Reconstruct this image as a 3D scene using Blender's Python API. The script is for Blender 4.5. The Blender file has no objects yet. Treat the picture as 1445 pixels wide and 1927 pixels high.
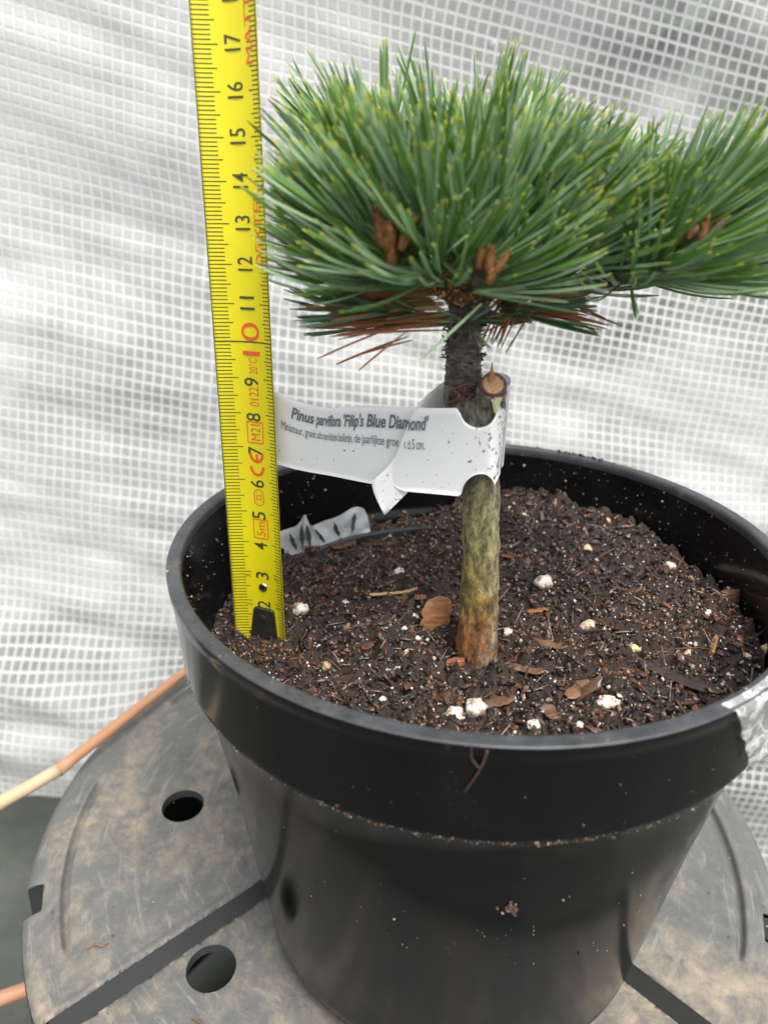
import bpy, math, random
from mathutils import Vector, noise
import json
D = json.loads("""{"cam": {"C": [-2.7871, -19.8279, 23.9919], "r": [0.999824, 0.007783, 0.017073], "u": [-0.018764, 0.414684, 0.909772], "f": [-1e-06, 0.909932, -0.414757], "F": 1384.4498060220888}, "ct": [[3.97, 7.46, 12.5], [5.94, 6.0, 12.3], [8.44, 0.5, 11.85], [-8.1, 2.3, 10.83], [-6.15, 5.8, 10.6], [-3.3, 7.8, 10.9], [-5.6, -1.2, 10.25], [-7.4, -1.0, 10.25], [0.0, -1.3, 11.0], [0.0, -8.0, 11.4], [5.0, -6.0, 11.8], [-5.0, -5.5, 10.9], [3.0, 3.0, 11.8], [-3.0, 2.0, 11.0]], "perl": [[2.451, 1.047, 11.585, 20, 16], [-0.29, -4.549, 11.148, 19, 20], [-0.849, -4.621, 11.108, 19, 17], [3.061, -4.522, 11.569, 20, 12], [2.652, -5.058, 11.545, 12, 10], [2.182, -5.267, 11.477, 11, 10], [1.144, -5.123, 11.327, 15, 12], [5.244, -3.362, 11.666, 11, 13], [4.475, -2.112, 11.547, 13, 9], [4.753, -3.021, 11.614, 9, 9], [3.599, -0.58, 11.484, 20, 14], [1.176, -0.444, 11.106, 11, 9], [-2.224, 2.874, 10.999, 11, 11], [-5.477, 1.031, 10.601, 17, 16], [-3.984, 1.31, 10.875, 14, 9], [7.196, -0.525, 11.817, 11, 10], [5.526, 5.075, 12.233, 9, 9], [4.463, 3.542, 11.893, 10, 12], [2.603, 6.149, 12.179, 8, 7], [-1.775, 0.124, 10.963, 10, 6], [5.713, -2.792, 11.664, 7, 8], [8.131, -2.407, 11.767, 11, 14], [7.07, 2.462, 11.896, 12, 10], [-2.092, -0.562, 10.914, 7, 7], [-1.701, -1.226, 10.951, 6, 6], [2.61, -1.87, 11.257, 7, 7], [-2.725, -3.642, 10.856, 7, 6], [-4.399, -1.894, 10.446, 9, 12]], "bark": [[-1.082, -0.217, 11.003, 60, 70, 80], [2.27, -1.403, 11.203, 70, 18, -25], [1.264, -2.725, 11.109, 75, 20, -20], [0.313, -4.185, 11.158, 22, 60, 10], [-2.418, 1.15, 10.967, 100, 9, 3], [-1.534, 1.185, 11.006, 18, 26, 0], [5.187, -3.715, 11.688, 24, 150, -38], [2.504, -3.746, 11.386, 60, 22, 35], [1.704, 3.151, 11.722, 46, 14, -12], [-0.662, -2.327, 11.009, 34, 30, 40], [-4.345, 5.323, 10.773, 60, 26, 20], [2.135, 0.132, 11.343, 45, 12, 5], [8.136, 0.174, 11.843, 46, 34, 0], [-3.227, -1.381, 10.677, 26, 18, 30], [1.582, -4.8, 11.353, 40, 24, -60], [6.473, -2.62, 11.701, 8, 50, 10]], "lab1": [[[-6.182, 0.45, 18.52], [-6.291, 0.45, 16.317], 500], [[-5.865, 0.3, 18.445], [-5.959, 0.3, 16.297], 520], [[-5.558, 0.2, 18.341], [-5.637, 0.2, 16.242], 540], [[-5.252, 0.1, 18.253], [-5.317, 0.1, 16.205], 560], [[-4.79, -0.1, 18.199], [-4.835, -0.1, 16.194], 590], [[-4.338, -0.25, 18.176], [-4.365, -0.25, 16.181], 620], [[-3.813, -0.5, 18.29], [-3.82, -0.5, 16.178], 655], [[-3.302, -0.75, 18.402], [-3.286, -0.75, 16.177], 690], [[-2.804, -1.0, 18.471], [-2.764, -1.0, 16.195], 725], [[-2.319, -1.25, 18.539], [-2.254, -1.25, 16.214], 760], [[-1.779, -1.5, 18.609], [-1.684, -1.5, 16.237], 800]], "lab2": [[[-2.658, -1.37, 16.783], [-2.654, -1.37, 16.584], 733.0], [[-2.564, -1.409, 17.077], [-2.55, -1.409, 16.425], 740.0], [[-2.472, -1.447, 17.366], [-2.447, -1.447, 16.33], 747.0], [[-2.382, -1.486, 17.651], [-2.346, -1.486, 16.298], 754.0], [[-2.293, -1.525, 17.931], [-2.246, -1.525, 16.275], 761.0], [[-2.205, -1.563, 18.208], [-2.146, -1.563, 16.283], 768.0], [[-2.119, -1.602, 18.48], [-2.047, -1.602, 16.292], 775.0], [[-2.03, -1.641, 18.631], [-1.949, -1.641, 16.301], 782.0], [[-1.937, -1.679, 18.645], [-1.851, -1.679, 16.309], 789.0], [[-1.844, -1.718, 18.658], [-1.753, -1.718, 16.318], 796.0], [[-1.752, -1.757, 18.671], [-1.656, -1.757, 16.327], 803.0], [[-1.66, -1.795, 18.684], [-1.559, -1.795, 16.335], 810.0], [[-1.569, -1.834, 18.697], [-1.462, -1.834, 16.344], 817.0], [[-1.478, -1.873, 18.711], [-1.366, -1.873, 16.353], 824.0], [[-1.387, -1.911, 18.724], [-1.27, -1.911, 16.362], 831.0], [[-1.297, -1.95, 18.737], [-1.175, -1.95, 16.371], 838.0], [[-1.207, -1.989, 18.75], [-1.08, -1.989, 16.38], 845.0], [[-1.118, -2.027, 18.763], [-0.985, -2.027, 16.388], 852.0], [[-1.029, -2.066, 18.776], [-0.891, -2.066, 16.397], 859.0], [[-0.932, -2.105, 18.649], [-0.797, -2.105, 16.406], 866.0], [[-0.898, -2.117, 18.564], [-0.772, -2.117, 16.493], 868.3], [[-0.865, -2.13, 18.511], [-0.751, -2.13, 16.651], 870.5999999999999], [[-0.833, -2.143, 18.472], [-0.725, -2.143, 16.738], 872.8999999999999], [[-0.802, -2.155, 18.441], [-0.699, -2.155, 16.803], 875.1999999999998], [[-0.771, -2.168, 18.417], [-0.672, -2.168, 16.856], 877.4999999999998], [[-0.74, -2.181, 18.397], [-0.644, -2.181, 16.901], 879.7999999999997], [[-0.71, -2.194, 18.381], [-0.617, -2.194, 16.94], 882.0999999999997], [[-0.68, -2.206, 18.368], [-0.589, -2.206, 16.974], 884.3999999999996], [[-0.65, -2.219, 18.358], [-0.56, -2.219, 17.003], 886.6999999999996], [[-0.62, -2.232, 18.351], [-0.532, -2.232, 17.029], 888.9999999999995], [[-0.591, -2.244, 18.347], [-0.503, -2.244, 17.051], 891.2999999999995], [[-0.562, -2.257, 18.344], [-0.475, -2.257, 17.071], 893.5999999999995], [[-0.532, -2.27, 18.344], [-0.446, -2.27, 17.087], 895.8999999999994], [[-0.504, -2.282, 18.346], [-0.417, -2.282, 17.101], 898.1999999999994], [[-0.475, -2.295, 18.35], [-0.388, -2.295, 17.113], 900.4999999999993], [[-0.446, -2.308, 18.356], [-0.358, -2.308, 17.122], 902.7999999999993], [[-0.418, -2.32, 18.365], [-0.329, -2.32, 17.129], 905.0999999999992], [[-0.39, -2.332, 18.375], [-0.3, -2.332, 17.132], 907.3999999999992], [[-0.361, -2.343, 18.387], [-0.272, -2.343, 17.134], 909.6999999999991], [[-0.333, -2.354, 18.401], [-0.244, -2.354, 17.132], 911.9999999999991], [[-0.306, -2.364, 18.418], [-0.217, -2.364, 17.128], 914.299999999999], [[-0.278, -2.374, 18.437], [-0.19, -2.374, 17.121], 916.599999999999], [[-0.25, -2.382, 18.458], [-0.164, -2.382, 17.111], 918.899999999999], [[-0.223, -2.388, 18.483], [-0.138, -2.388, 17.097], 921.1999999999989], [[-0.195, -2.392, 18.511], [-0.113, -2.392, 17.08], 923.4999999999989], [[-0.167, -2.391, 18.542], [-0.087, -2.391, 17.055], 925.7999999999988], [[-0.139, -2.379, 18.577], [-0.06, -2.379, 17.023], 928.0999999999988], [[-0.11, -2.364, 18.621], [-0.033, -2.364, 16.985], 930.3999999999987], [[-0.082, -2.345, 18.682], [-0.006, -2.345, 16.938], 932.6999999999987], [[-0.062, -2.323, 18.844], [0.022, -2.323, 16.882], 934.9999999999986], [[-0.036, -2.296, 18.935], [0.051, -2.296, 16.81], 937.2999999999986], [[-0.006, -2.263, 18.984], [0.069, -2.263, 16.873], 939.5999999999985], [[0.026, -2.224, 19.033], [0.09, -2.224, 16.891], 941.8999999999985], [[0.058, -2.177, 19.079], [0.112, -2.177, 16.907], 944.1999999999985], [[0.092, -2.122, 19.122], [0.134, -2.122, 16.919], 946.4999999999984], [[0.128, -2.055, 19.163], [0.158, -2.055, 16.927], 948.7999999999984], [[0.167, -1.974, 19.201], [0.183, -1.974, 16.929], 951.0999999999983], [[0.209, -1.873, 19.233], [0.211, -1.873, 16.924], 953.3999999999983], [[0.256, -1.743, 19.259], [0.243, -1.743, 16.907], 955.6999999999982], [[0.313, -1.555, 19.27], [0.283, -1.555, 16.869], 957.9999999999982]], "lab3": [[[0.314, -1.5, 19.206], [0.322, -1.5, 17.0]], [[0.426, -1.1, 19.215], [0.426, -1.1, 16.941]], [[0.489, -0.6, 19.187], [0.492, -0.6, 16.847]], [[0.478, -0.2, 19.173], [0.494, -0.2, 16.825]], [[0.304, 0.1, 19.168], [0.367, 0.1, 16.777]], [[-0.042, 0.25, 19.17], [0.098, 0.25, 16.782]], [[-0.485, 0.2, 19.144], [-0.33, 0.2, 16.791]], [[-0.864, 0.0, 19.097], [-0.731, 0.0, 16.807]], [[-1.204, -0.35, 19.033], [-1.089, -0.35, 16.817]], [[-1.55, -0.8, 18.899], [-1.451, -0.8, 16.695]], [[-1.835, -1.1, 18.705], [-1.749, -1.1, 16.493]], [[-2.014, -1.25, 18.516], [-1.934, -1.25, 16.236]]], "tail": [[[-2.015, -1.28, 18.525], [-1.748, -1.18, 18.183]], [[-2.17, -1.3, 18.14], [-1.796, -1.2, 17.599]], [[-2.337, -1.34, 17.607], [-1.787, -1.24, 17.314]], [[-2.497, -1.4, 17.252], [-1.815, -1.3, 16.88]], [[-2.787, -1.4, 16.838], [-1.858, -1.3, 16.493]], [[-3.124, -1.45, 16.405], [-2.027, -1.35, 16.323]], [[-2.793, -1.5, 15.566], [-2.764, -1.4, 15.512]]], "trunk": [[0.127, -1.32, 10.277, 0.618], [0.077, -1.32, 11.0, 0.594], [0.065, -1.32, 11.855, 0.569], [0.048, -1.32, 12.773, 0.543], [0.0, -1.32, 13.659, 0.534], [-0.031, -1.32, 14.516, 0.51], [-0.09, -1.32, 15.344, 0.502], [-0.162, -1.32, 16.144, 0.494], [-0.221, -1.32, 16.766, 0.487], [-0.264, -1.32, 17.373, 0.509], [-0.315, -1.32, 17.891, 0.56], [-0.415, -1.32, 18.325, 0.61], [-0.678, -1.32, 18.747, 0.577], [-0.809, -1.32, 19.095, 0.504], [-0.858, -1.32, 19.44, 0.46], [-0.865, -1.32, 19.779, 0.443], [-0.886, -1.32, 20.114, 0.426], [-0.857, -1.32, 20.51, 0.423], [-0.812, -1.32, 20.835, 0.433], [-0.833, -1.32, 21.154, 0.469], [-0.784, -1.32, 21.407, 0.44], [-0.74, -1.32, 21.719, 0.334]], "stub": [[-0.299, -1.4, 18.136], [-0.21, -1.75, 18.782], [-0.191, -2.1, 19.342]], "scar": [-0.917, -1.9, 19.14], "shoots": [[[-2.068, -2.6, 21.623], [-2.97, -4.0, 22.789], 190, 4.3], [[-2.044, -1.8, 21.755], [-2.949, -2.6, 22.518], 120, 4.3], [[-2.271, -0.8, 21.753], [-3.324, -1.2, 23.217], 150, 4.3], [[-1.986, 0.2, 22.166], [-3.239, 0.2, 23.955], 150, 4.2], [[-1.877, -0.6, 21.99], [-2.46, -0.9, 22.805], 140, 4.1], [[-1.353, -2.6, 21.752], [-1.978, -3.6, 22.673], 170, 4.3], [[-0.881, 0.3, 22.176], [-1.631, 0.6, 23.859], 150, 4.1], [[-0.743, 0.3, 22.179], [-0.487, 0.8, 24.186], 150, 4.1], [[-1.011, -2.8, 21.727], [-0.895, -4.0, 22.365], 150, 4.3], [[-0.677, -1.8, 21.9], [-0.386, -2.6, 23.111], 150, 4.3], [[-0.536, -0.6, 21.761], [0.572, 0.4, 23.715], 150, 4.1], [[-0.242, -1.5, 21.628], [0.758, -2.4, 22.768], 150, 4.2], [[0.288, -0.5, 21.635], [1.875, -0.2, 22.899], 150, 4.1], [[1.55, -0.9, 21.581], [2.361, -1.6, 22.409], 150, 4.0], [[2.088, 0.3, 21.568], [2.866, 0.6, 22.544], 130, 3.9], [[2.823, -1.4, 21.793], [3.717, -3.0, 22.992], 180, 4.3], [[2.742, -0.8, 21.717], [3.259, -3.2, 22.625], 110, 4.2], [[2.898, -0.2, 21.775], [5.155, -0.4, 22.968], 140, 4.0], [[2.793, 0.4, 21.702], [4.167, 1.0, 21.725], 90, 3.7], [[3.137, -0.8, 21.724], [5.271, -1.5, 22.687], 120, 4.2]], "low": [[[-1.349, -1.4, 20.966], [-3.154, -2.3, 21.203], 60, 2.6], [[-1.311, -1.0, 20.77], [-3.323, -0.6, 20.597], 45, 2.6], [[-1.244, -1.0, 20.772], [-2.926, 0.8, 20.573], 45, 2.7], [[-0.431, -1.3, 21.031], [0.434, -1.9, 21.206], 55, 2.4], [[-0.385, -0.9, 21.032], [1.175, 0.3, 20.939], 55, 2.5], [[-0.874, -1.9, 20.934], [-0.984, -3.0, 21.004], 20, 1.6]], "br": [[[-0.765, -1.3, 21.152], [-1.417, -1.9, 21.599], [-2.065, -2.2, 21.922], [-2.971, -4.0, 22.84]], [[-0.765, -1.3, 21.152], [-0.196, -1.2, 21.526], [1.404, -1.0, 21.528], [2.775, -1.1, 21.817], [3.792, -2.9, 23.094]], [[-0.765, -1.3, 21.152], [-1.232, -0.8, 22.023], [-1.898, -0.3, 22.838], [-3.246, 0.2, 24.605]], [[-0.765, -1.3, 21.152], [-0.665, -0.4, 21.991], [-0.551, 0.2, 23.208], [-0.544, 0.6, 24.663]], [[-0.787, -1.5, 21.183], [-0.844, -2.4, 21.618], [-0.826, -4.0, 22.47]], [[-0.196, -1.2, 21.526], [1.252, -0.8, 22.067], [1.833, -0.2, 23.747]], [[-0.765, -1.3, 21.152], [-1.48, -1.5, 20.854], [-2.904, -1.9, 20.771]], [[-0.765, -1.3, 21.152], [-0.169, -1.4, 20.86], [0.779, -1.2, 20.869]]], "wd": {"scrap": [[[-6.817, 5.0, 11.791], [-6.046, 5.3, 11.996], [-5.744, 5.4, 12.399], [-5.565, 5.5, 11.911], [-4.877, 5.8, 12.009], [-3.673, 6.4, 12.281], [-3.313, 6.5, 11.249]], [[-6.85, 4.9, 10.713], [-6.072, 5.2, 10.801], [-5.838, 5.3, 10.799], [-5.476, 5.4, 10.94], [-4.779, 5.7, 11.032], [-4.285, 6.1, 11.074], [-3.31, 6.4, 11.227]]], "strip": [[-6.334, 4.8, 10.664], [-5.252, 5.2, 11.002], [-4.056, 5.7, 11.232], [-2.825, 6.1, 11.337], [-1.358, 6.4, 11.408], [0.128, 6.6, 11.437], [0.553, 6.6, 11.399]]}, "misc": {"rootA": [-0.734, -8.95, 14.219], "rootM": [-0.829, -8.861, 13.566], "rootB": [-1.091, -8.803, 12.882], "clump": [0.315, -7.894, 8.476], "tapeL": [[4.396, -7.842, 14.203], [4.912, -7.53, 13.462], [5.546, -7.075, 12.556]], "cane": [[-18.18, 1.65, 0.9], [-17.95, 2.04, 0.9], [-16.35, 3.85, 0.9], [-12.35, 11.57, 0.9], [-11.37, 13.46, 0.9]], "cane2": [[-17.35, -2.06, -4.0], [-16.03, -1.42, -4.0], [-19.63, 0.47, -9.0], [-18.04, 1.08, -9.0]], "hole2": [-8.44, -3.35, -0.8], "arc": [[-15.06, 0.86, 0.0], [-14.36, -1.46, 0.0], [-13.28, -3.63, 0.0], [-14.89, 6.14, 0.0], [-13.94, 9.13, 0.0], [-12.8, 10.83, 0.0], [11.72, 2.25, 0.0], [11.27, 0.22, 0.0], [10.2, -2.0, 0.0]]}, "bod": []}""")
TAPE = {"tx": -7.4528, "ty": -0.1211, "tz": 9.8276, "ta": -0.0078, "tb": 0.0525, "wy": -0.2741, "ww": 1.7035}
STRAY = [[-0.791, -3.6, 21.542], [-2.081, -4.2, 20.395], [-2.086, -3.9, 22.281], [-1.186, -4.4, 22.881], [-0.978, -3.4, 21.753], [1.262, -3.6, 21.985], [1.213, -3.8, 21.827], [0.985, -3.9, 21.686], [1.175, -4.0, 21.498], [-2.322, -3.0, 21.731], [-4.204, -3.6, 21.941], [-4.182, -3.2, 21.836]]
S = 0.01                                   # everything below is written in centimetres
scene = bpy.context.scene
col = scene.collection

# ---------------------------------------------------------------- camera, light, exposure
CM = D['cam']
cam_d = bpy.data.cameras.new('camera'); cam = bpy.data.objects.new('camera', cam_d); col.objects.link(cam)
scene.camera = cam
r, u, f = Vector(CM['r']), Vector(CM['u']), Vector(CM['f'])
from mathutils import Matrix
m = Matrix(((r.x, u.x, -f.x), (r.y, u.y, -f.y), (r.z, u.z, -f.z))).to_4x4()
m.translation = Vector(CM['C']) * S
cam.matrix_world = m
cam_d.sensor_fit = 'VERTICAL'; cam_d.sensor_height = 36.0; cam_d.lens = 36.0 * CM['F'] / 1927.0
cam_d.clip_start = 0.01; cam_d.clip_end = 60
cam_d.dof.use_dof = True; cam_d.dof.focus_distance = 0.215; cam_d.dof.aperture_fstop = 12.0
cam_d.dof.aperture_blades = 0

SUN = Vector((0.24, -0.40, 0.86)).normalized()
world = bpy.data.worlds.new('World'); scene.world = world; world.use_nodes = True
wn = world.node_tree; wn.nodes.clear()
sky = wn.nodes.new('ShaderNodeTexSky'); sky.sky_type = 'NISHITA'; sky.sun_disc = False
sky.sun_elevation = math.asin(SUN.z); sky.sun_rotation = math.atan2(SUN.x, SUN.y)
sky.dust_density = 4.0; sky.air_density = 1.0
hs = wn.nodes.new('ShaderNodeHueSaturation'); hs.inputs['Saturation'].default_value = 0.14
bg = wn.nodes.new('ShaderNodeBackground'); bg.inputs['Strength'].default_value = 0.13
wo = wn.nodes.new('ShaderNodeOutputWorld')
wn.links.new(sky.outputs[0], hs.inputs['Color']); wn.links.new(hs.outputs[0], bg.inputs['Color']); wn.links.new(bg.outputs[0], wo.inputs['Surface'])
sd = bpy.data.lights.new('sun', 'SUN'); sd.energy = 1.5; sd.angle = math.radians(24); sd.color = (1.0, 0.97, 0.92)
sun = bpy.data.objects.new('sun', sd); col.objects.link(sun)
sun.rotation_euler = (-SUN).to_track_quat('-Z', 'Y').to_euler()
scene.view_settings.view_transform = 'Standard'; scene.view_settings.look = 'None'
scene.view_settings.gamma = 1.0; scene.view_settings.exposure = 1.3
scene.view_settings.use_curve_mapping = False
try:
    scene.cycles.use_denoising = True
    scene.cycles.max_bounces = 10; scene.cycles.transparent_max_bounces = 16
except Exception:
    pass

# ---------------------------------------------------------------- helpers
def mesh(name, V, F, mat, parent=None, smooth=False, origin=(0, 0, 0), uv=None, tone=None, mats=None, mi=None):
    """V in world centimetres; the object's origin is `origin` (the parent's when it has one)"""
    if parent is not None:
        origin = parent['_o'] if '_o' in parent else origin
    ox, oy, oz = origin
    me = bpy.data.meshes.new(name)
    me.from_pydata([((x - ox) * S, (y - oy) * S, (z - oz) * S) for x, y, z in V], [], F)
    if smooth:
        me.polygons.foreach_set('use_smooth', [True] * len(me.polygons))
    if uv is not None:                      # one uv per vertex, or one per loop
        l = me.uv_layers.new(name='UVMap')
        if len(uv) == len(V):
            vi = [0] * len(me.loops); me.loops.foreach_get('vertex_index', vi)
            l.data.foreach_set('uv', [c for i in vi for c in uv[i]])
        else:
            l.data.foreach_set('uv', [c for q in uv for c in q])
    if tone is not None:
        a = me.attributes.new('tone', 'FLOAT', 'POINT'); a.data.foreach_set('value', tone)
    for mm in (mats or [mat]): me.materials.append(mm)
    if mi is not None: me.polygons.foreach_set('material_index', mi)
    me.update()
    o = bpy.data.objects.new(name, me); col.objects.link(o)
    if parent is not None:
        o.parent = parent
    else:
        o.location = (ox * S, oy * S, oz * S)
    o['_o'] = [ox, oy, oz]
    return o

def tag(o, label, cat, group=None, kind=None):
    o['label'] = label; o['category'] = cat
    if group: o['group'] = group
    if kind: o['kind'] = kind
    return o

def thing(name, label, cat, loc, group=None):
    o = bpy.data.objects.new(name, None); col.objects.link(o)
    o.empty_display_size = 0.01
    o.location = (loc[0] * S, loc[1] * S, loc[2] * S); o['_o'] = [float(c) for c in loc]
    return tag(o, label, cat, group)

def sstep(a, b, x):
    t = min(1, max(0, (x - a) / (b - a))); return t * t * (3 - 2 * t)

def nz(x, y, z=0.0): return noise.noise(Vector((x, y, z)))

class NT:
    """small node-material builder"""
    def __init__(s, name):
        s.m = bpy.data.materials.new(name); s.m.use_nodes = True
        s.t = s.m.node_tree; s.t.nodes.clear()
        s.out = s.t.nodes.new('ShaderNodeOutputMaterial')
    def n(s, ty, **kw):
        nd = s.t.nodes.new(ty)
        for k, v in kw.items():
            if k.startswith('i_'):
                nd.inputs[k[2:].replace('_', ' ')].default_value = v
            else:
                setattr(nd, k, v)
        return nd
    def l(s, a, b): s.t.links.new(a, b)
    def noise(s, vec, scale, detail=4, rough=0.55, dist=0.0):
        nd = s.n('ShaderNodeTexNoise'); nd.inputs['Scale'].default_value = scale
        nd.inputs['Detail'].default_value = detail; nd.inputs['Roughness'].default_value = rough
        nd.inputs['Distortion'].default_value = dist
        if vec is not None: s.l(vec, nd.inputs['Vector'])
        return nd.outputs['Fac']
    def ramp(s, fac, stops, interp='LINEAR'):
        nd = s.n('ShaderNodeValToRGB'); cr = nd.color_ramp; cr.interpolation = interp
        while len(cr.elements) < len(stops): cr.elements.new(0.5)
        for e, (p, c) in zip(cr.elements, stops):
            e.position = p; e.color = (*c, 1) if len(c) == 3 else c
        s.l(fac, nd.inputs['Fac']); return nd.outputs['Color']
    def mix(s, fac, a, b, blend='MIX'):
        nd = s.n('ShaderNodeMix', data_type='RGBA', blend_type=blend)
        if isinstance(fac, float): nd.inputs[0].default_value = fac
        else: s.l(fac, nd.inputs[0])
        for k, v in ((6, a), (7, b)):
            if isinstance(v, tuple): nd.inputs[k].default_value = (*v, 1)
            else: s.l(v, nd.inputs[k])
        return nd.outputs[2]
    def math(s, op, a, b=None, c=None, clamp=False):
        nd = s.n('ShaderNodeMath', operation=op); nd.use_clamp = clamp
        for k, v in enumerate((a, b, c)):
            if v is None: continue
            if isinstance(v, (int, float)): nd.inputs[k].default_value = v
            else: s.l(v, nd.inputs[k])
        return nd.outputs[0]
    def obj(s): return s.n('ShaderNodeTexCoord').outputs['Object']
    def uv(s): return s.n('ShaderNodeTexCoord').outputs['UV']
    def sep(s, v):
        nd = s.n('ShaderNodeSeparateXYZ'); s.l(v, nd.inputs[0]); return nd.outputs
    def mapping(s, v, scale):
        nd = s.n('ShaderNodeMapping'); nd.inputs['Scale'].default_value = scale; s.l(v, nd.inputs['Vector']); return nd.outputs[0]
    def attr(s, name):
        return s.n('ShaderNodeAttribute', attribute_name=name).outputs['Fac']
    def bsdf(s, color, rough=0.5, bump=None, bstr=0.3, bdist=0.0005, spec=0.5, metal=0.0, **kw):
        b = s.n('ShaderNodeBsdfPrincipled')
        if isinstance(color, tuple): b.inputs['Base Color'].default_value = (*color, 1)
        else: s.l(color, b.inputs['Base Color'])
        if isinstance(rough, (int, float)): b.inputs['Roughness'].default_value = rough
        else: s.l(rough, b.inputs['Roughness'])
        b.inputs['Specular IOR Level'].default_value = spec; b.inputs['Metallic'].default_value = metal
        for k, v in kw.items(): b.inputs[k].default_value = v
        if bump is not None:
            bn = s.n('ShaderNodeBump'); bn.inputs['Strength'].default_value = bstr; bn.inputs['Distance'].default_value = bdist
            s.l(bump, bn.inputs['Height']); s.l(bn.outputs[0], b.inputs['Normal'])
        return b.outputs[0]
    def done(s, sh):
        s.l(sh, s.out.inputs['Surface']); return s.m

# ---------------------------------------------------------------- materials
def mat_plain(name, c, rough=0.5, metal=0.0, spec=0.5, var=0.12, scale=300):
    k = NT(name); v = k.noise(k.obj(), scale)
    cc = k.mix(v, tuple(max(0, x * (1 - var)) for x in c), tuple(min(1, x * (1 + var)) for x in c))
    return k.done(k.bsdf(cc, rough, metal=metal, spec=spec))

def mat_pot():
    k = NT('black_plastic'); o = k.obj()
    streak = k.noise(k.mapping(o, (1, 1, 0.12)), 90, 5)
    dust = k.noise(o, 55, 6, 0.65, 0.4)
    d = k.ramp(dust, [(0.5, (0, 0, 0)), (0.78, (1, 1, 1))])
    fine = k.noise(o, 900, 3)
    f2 = k.ramp(fine, [(0.62, (0, 0, 0)), (0.7, (1, 1, 1))])
    c = k.mix(streak, (0.0025, 0.0028, 0.0029), (0.0048, 0.0052, 0.0056))
    c = k.mix(k.math('MULTIPLY', d, 0.12), c, (0.03, 0.028, 0.026))
    c = k.mix(k.math('MULTIPLY', k.math('MULTIPLY', f2, d), 0.3), c, (0.16, 0.13, 0.10))
    rr = k.math('MULTIPLY_ADD', dust, 0.14, 0.07)
    rr = k.math('MULTIPLY_ADD', streak, 0.06, rr)
    return k.done(k.bsdf(c, rr, bump=fine, bstr=0.05, bdist=0.0002, spec=0.24))

def mat_rim():
    k = NT('scuffed_rim_plastic'); o = k.obj()
    a = k.noise(o, 160, 6, 0.7)
    c = k.ramp(a, [(0.35, (0.022, 0.024, 0.027)), (0.6, (0.045, 0.048, 0.053)), (0.72, (0.085, 0.075, 0.065))])
    return k.done(k.bsdf(c, 0.38, bump=a, bstr=0.2, bdist=0.0004))

def mat_disc():
    k = NT('weathered_black_plastic'); o = k.obj()
    a = k.noise(k.mapping(o, (1.0, 0.55, 1)), 34, 9, 0.68, 0.5)
    b = k.noise(o, 120, 6, 0.75, 0.3)
    c0 = k.noise(o, 420, 4, 0.7)
    base = k.mix(b, (0.060, 0.065, 0.067), (0.135, 0.134, 0.125))
    m1 = k.ramp(a, [(0.46, (0, 0, 0)), (0.62, (1, 1, 1))])
    m2 = k.ramp(b, [(0.38, (0.1, 0.1, 0.1)), (0.66, (1, 1, 1))])
    mm = k.math('MULTIPLY', m1, m2)
    # scuffs running round the centre
    q3 = k.sep(o); rr = k.math('SQRT', k.math('ADD', k.math('MULTIPLY', q3[0], q3[0]), k.math('MULTIPLY', q3[1], q3[1])))
    an = k.math('ARCTAN2', q3[1], q3[0]); cb = k.n('ShaderNodeCombineXYZ'); k.l(k.math('MULTIPLY', rr, 260.0), cb.inputs[0]); k.l(k.math('MULTIPLY', an, 5.0), cb.inputs[1])
    sc = k.ramp(k.noise(cb.outputs[0], 1.0, 6, 0.7, 0.6), [(0.55, (0, 0, 0)), (0.68, (1, 1, 1))])
    base = k.mix(k.math('MULTIPLY', sc, 0.45), base, (0.30, 0.28, 0.245))
    c = k.mix(k.math('MULTIPLY', mm, 0.9), base, (0.29, 0.235, 0.17))
    m3 = k.ramp(c0, [(0.6, (0, 0, 0)), (0.75, (1, 1, 1))])
    c = k.mix(k.math('MULTIPLY', m3, 0.25), c, (0.35, 0.33, 0.30))
    # steep faces take a plain darker colour, what faces up the dusty one
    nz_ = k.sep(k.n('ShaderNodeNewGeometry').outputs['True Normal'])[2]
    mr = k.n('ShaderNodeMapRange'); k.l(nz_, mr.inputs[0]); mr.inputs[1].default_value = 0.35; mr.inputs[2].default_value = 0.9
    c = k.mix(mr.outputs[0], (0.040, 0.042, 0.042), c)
    return k.done(k.bsdf(c, 0.6, bump=c0, bstr=0.35, bdist=0.0004, spec=0.3))

def mat_soil(name, a, b, c, scale):
    k = NT(name); o = k.obj()
    n1 = k.noise(o, scale, 8, 0.75); n2 = k.noise(o, scale * 0.2, 4)
    cc = k.ramp(n1, [(0.3, a), (0.5, b), (0.62, c), (0.75, (0.16, 0.10, 0.065))])
    cc = k.mix(n2, cc, a)
    return k.done(k.bsdf(cc, 0.55, bump=n1, bstr=0.8, bdist=0.0015))

def mat_tone(name, stops, rough=0.6, scale=500, bstr=0.5, spec=0.5):
    k = NT(name); o = k.obj(); t = k.attr('tone'); n1 = k.noise(o, scale, 5, 0.7)
    c = k.ramp(t, stops); c = k.mix(k.math('MULTIPLY', n1, 0.5), c, k.mix(1.0, c, (0.35, 0.3, 0.28), 'MULTIPLY'))
    return k.done(k.bsdf(c, rough, bump=n1, bstr=bstr, bdist=0.0006, spec=spec))

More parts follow.
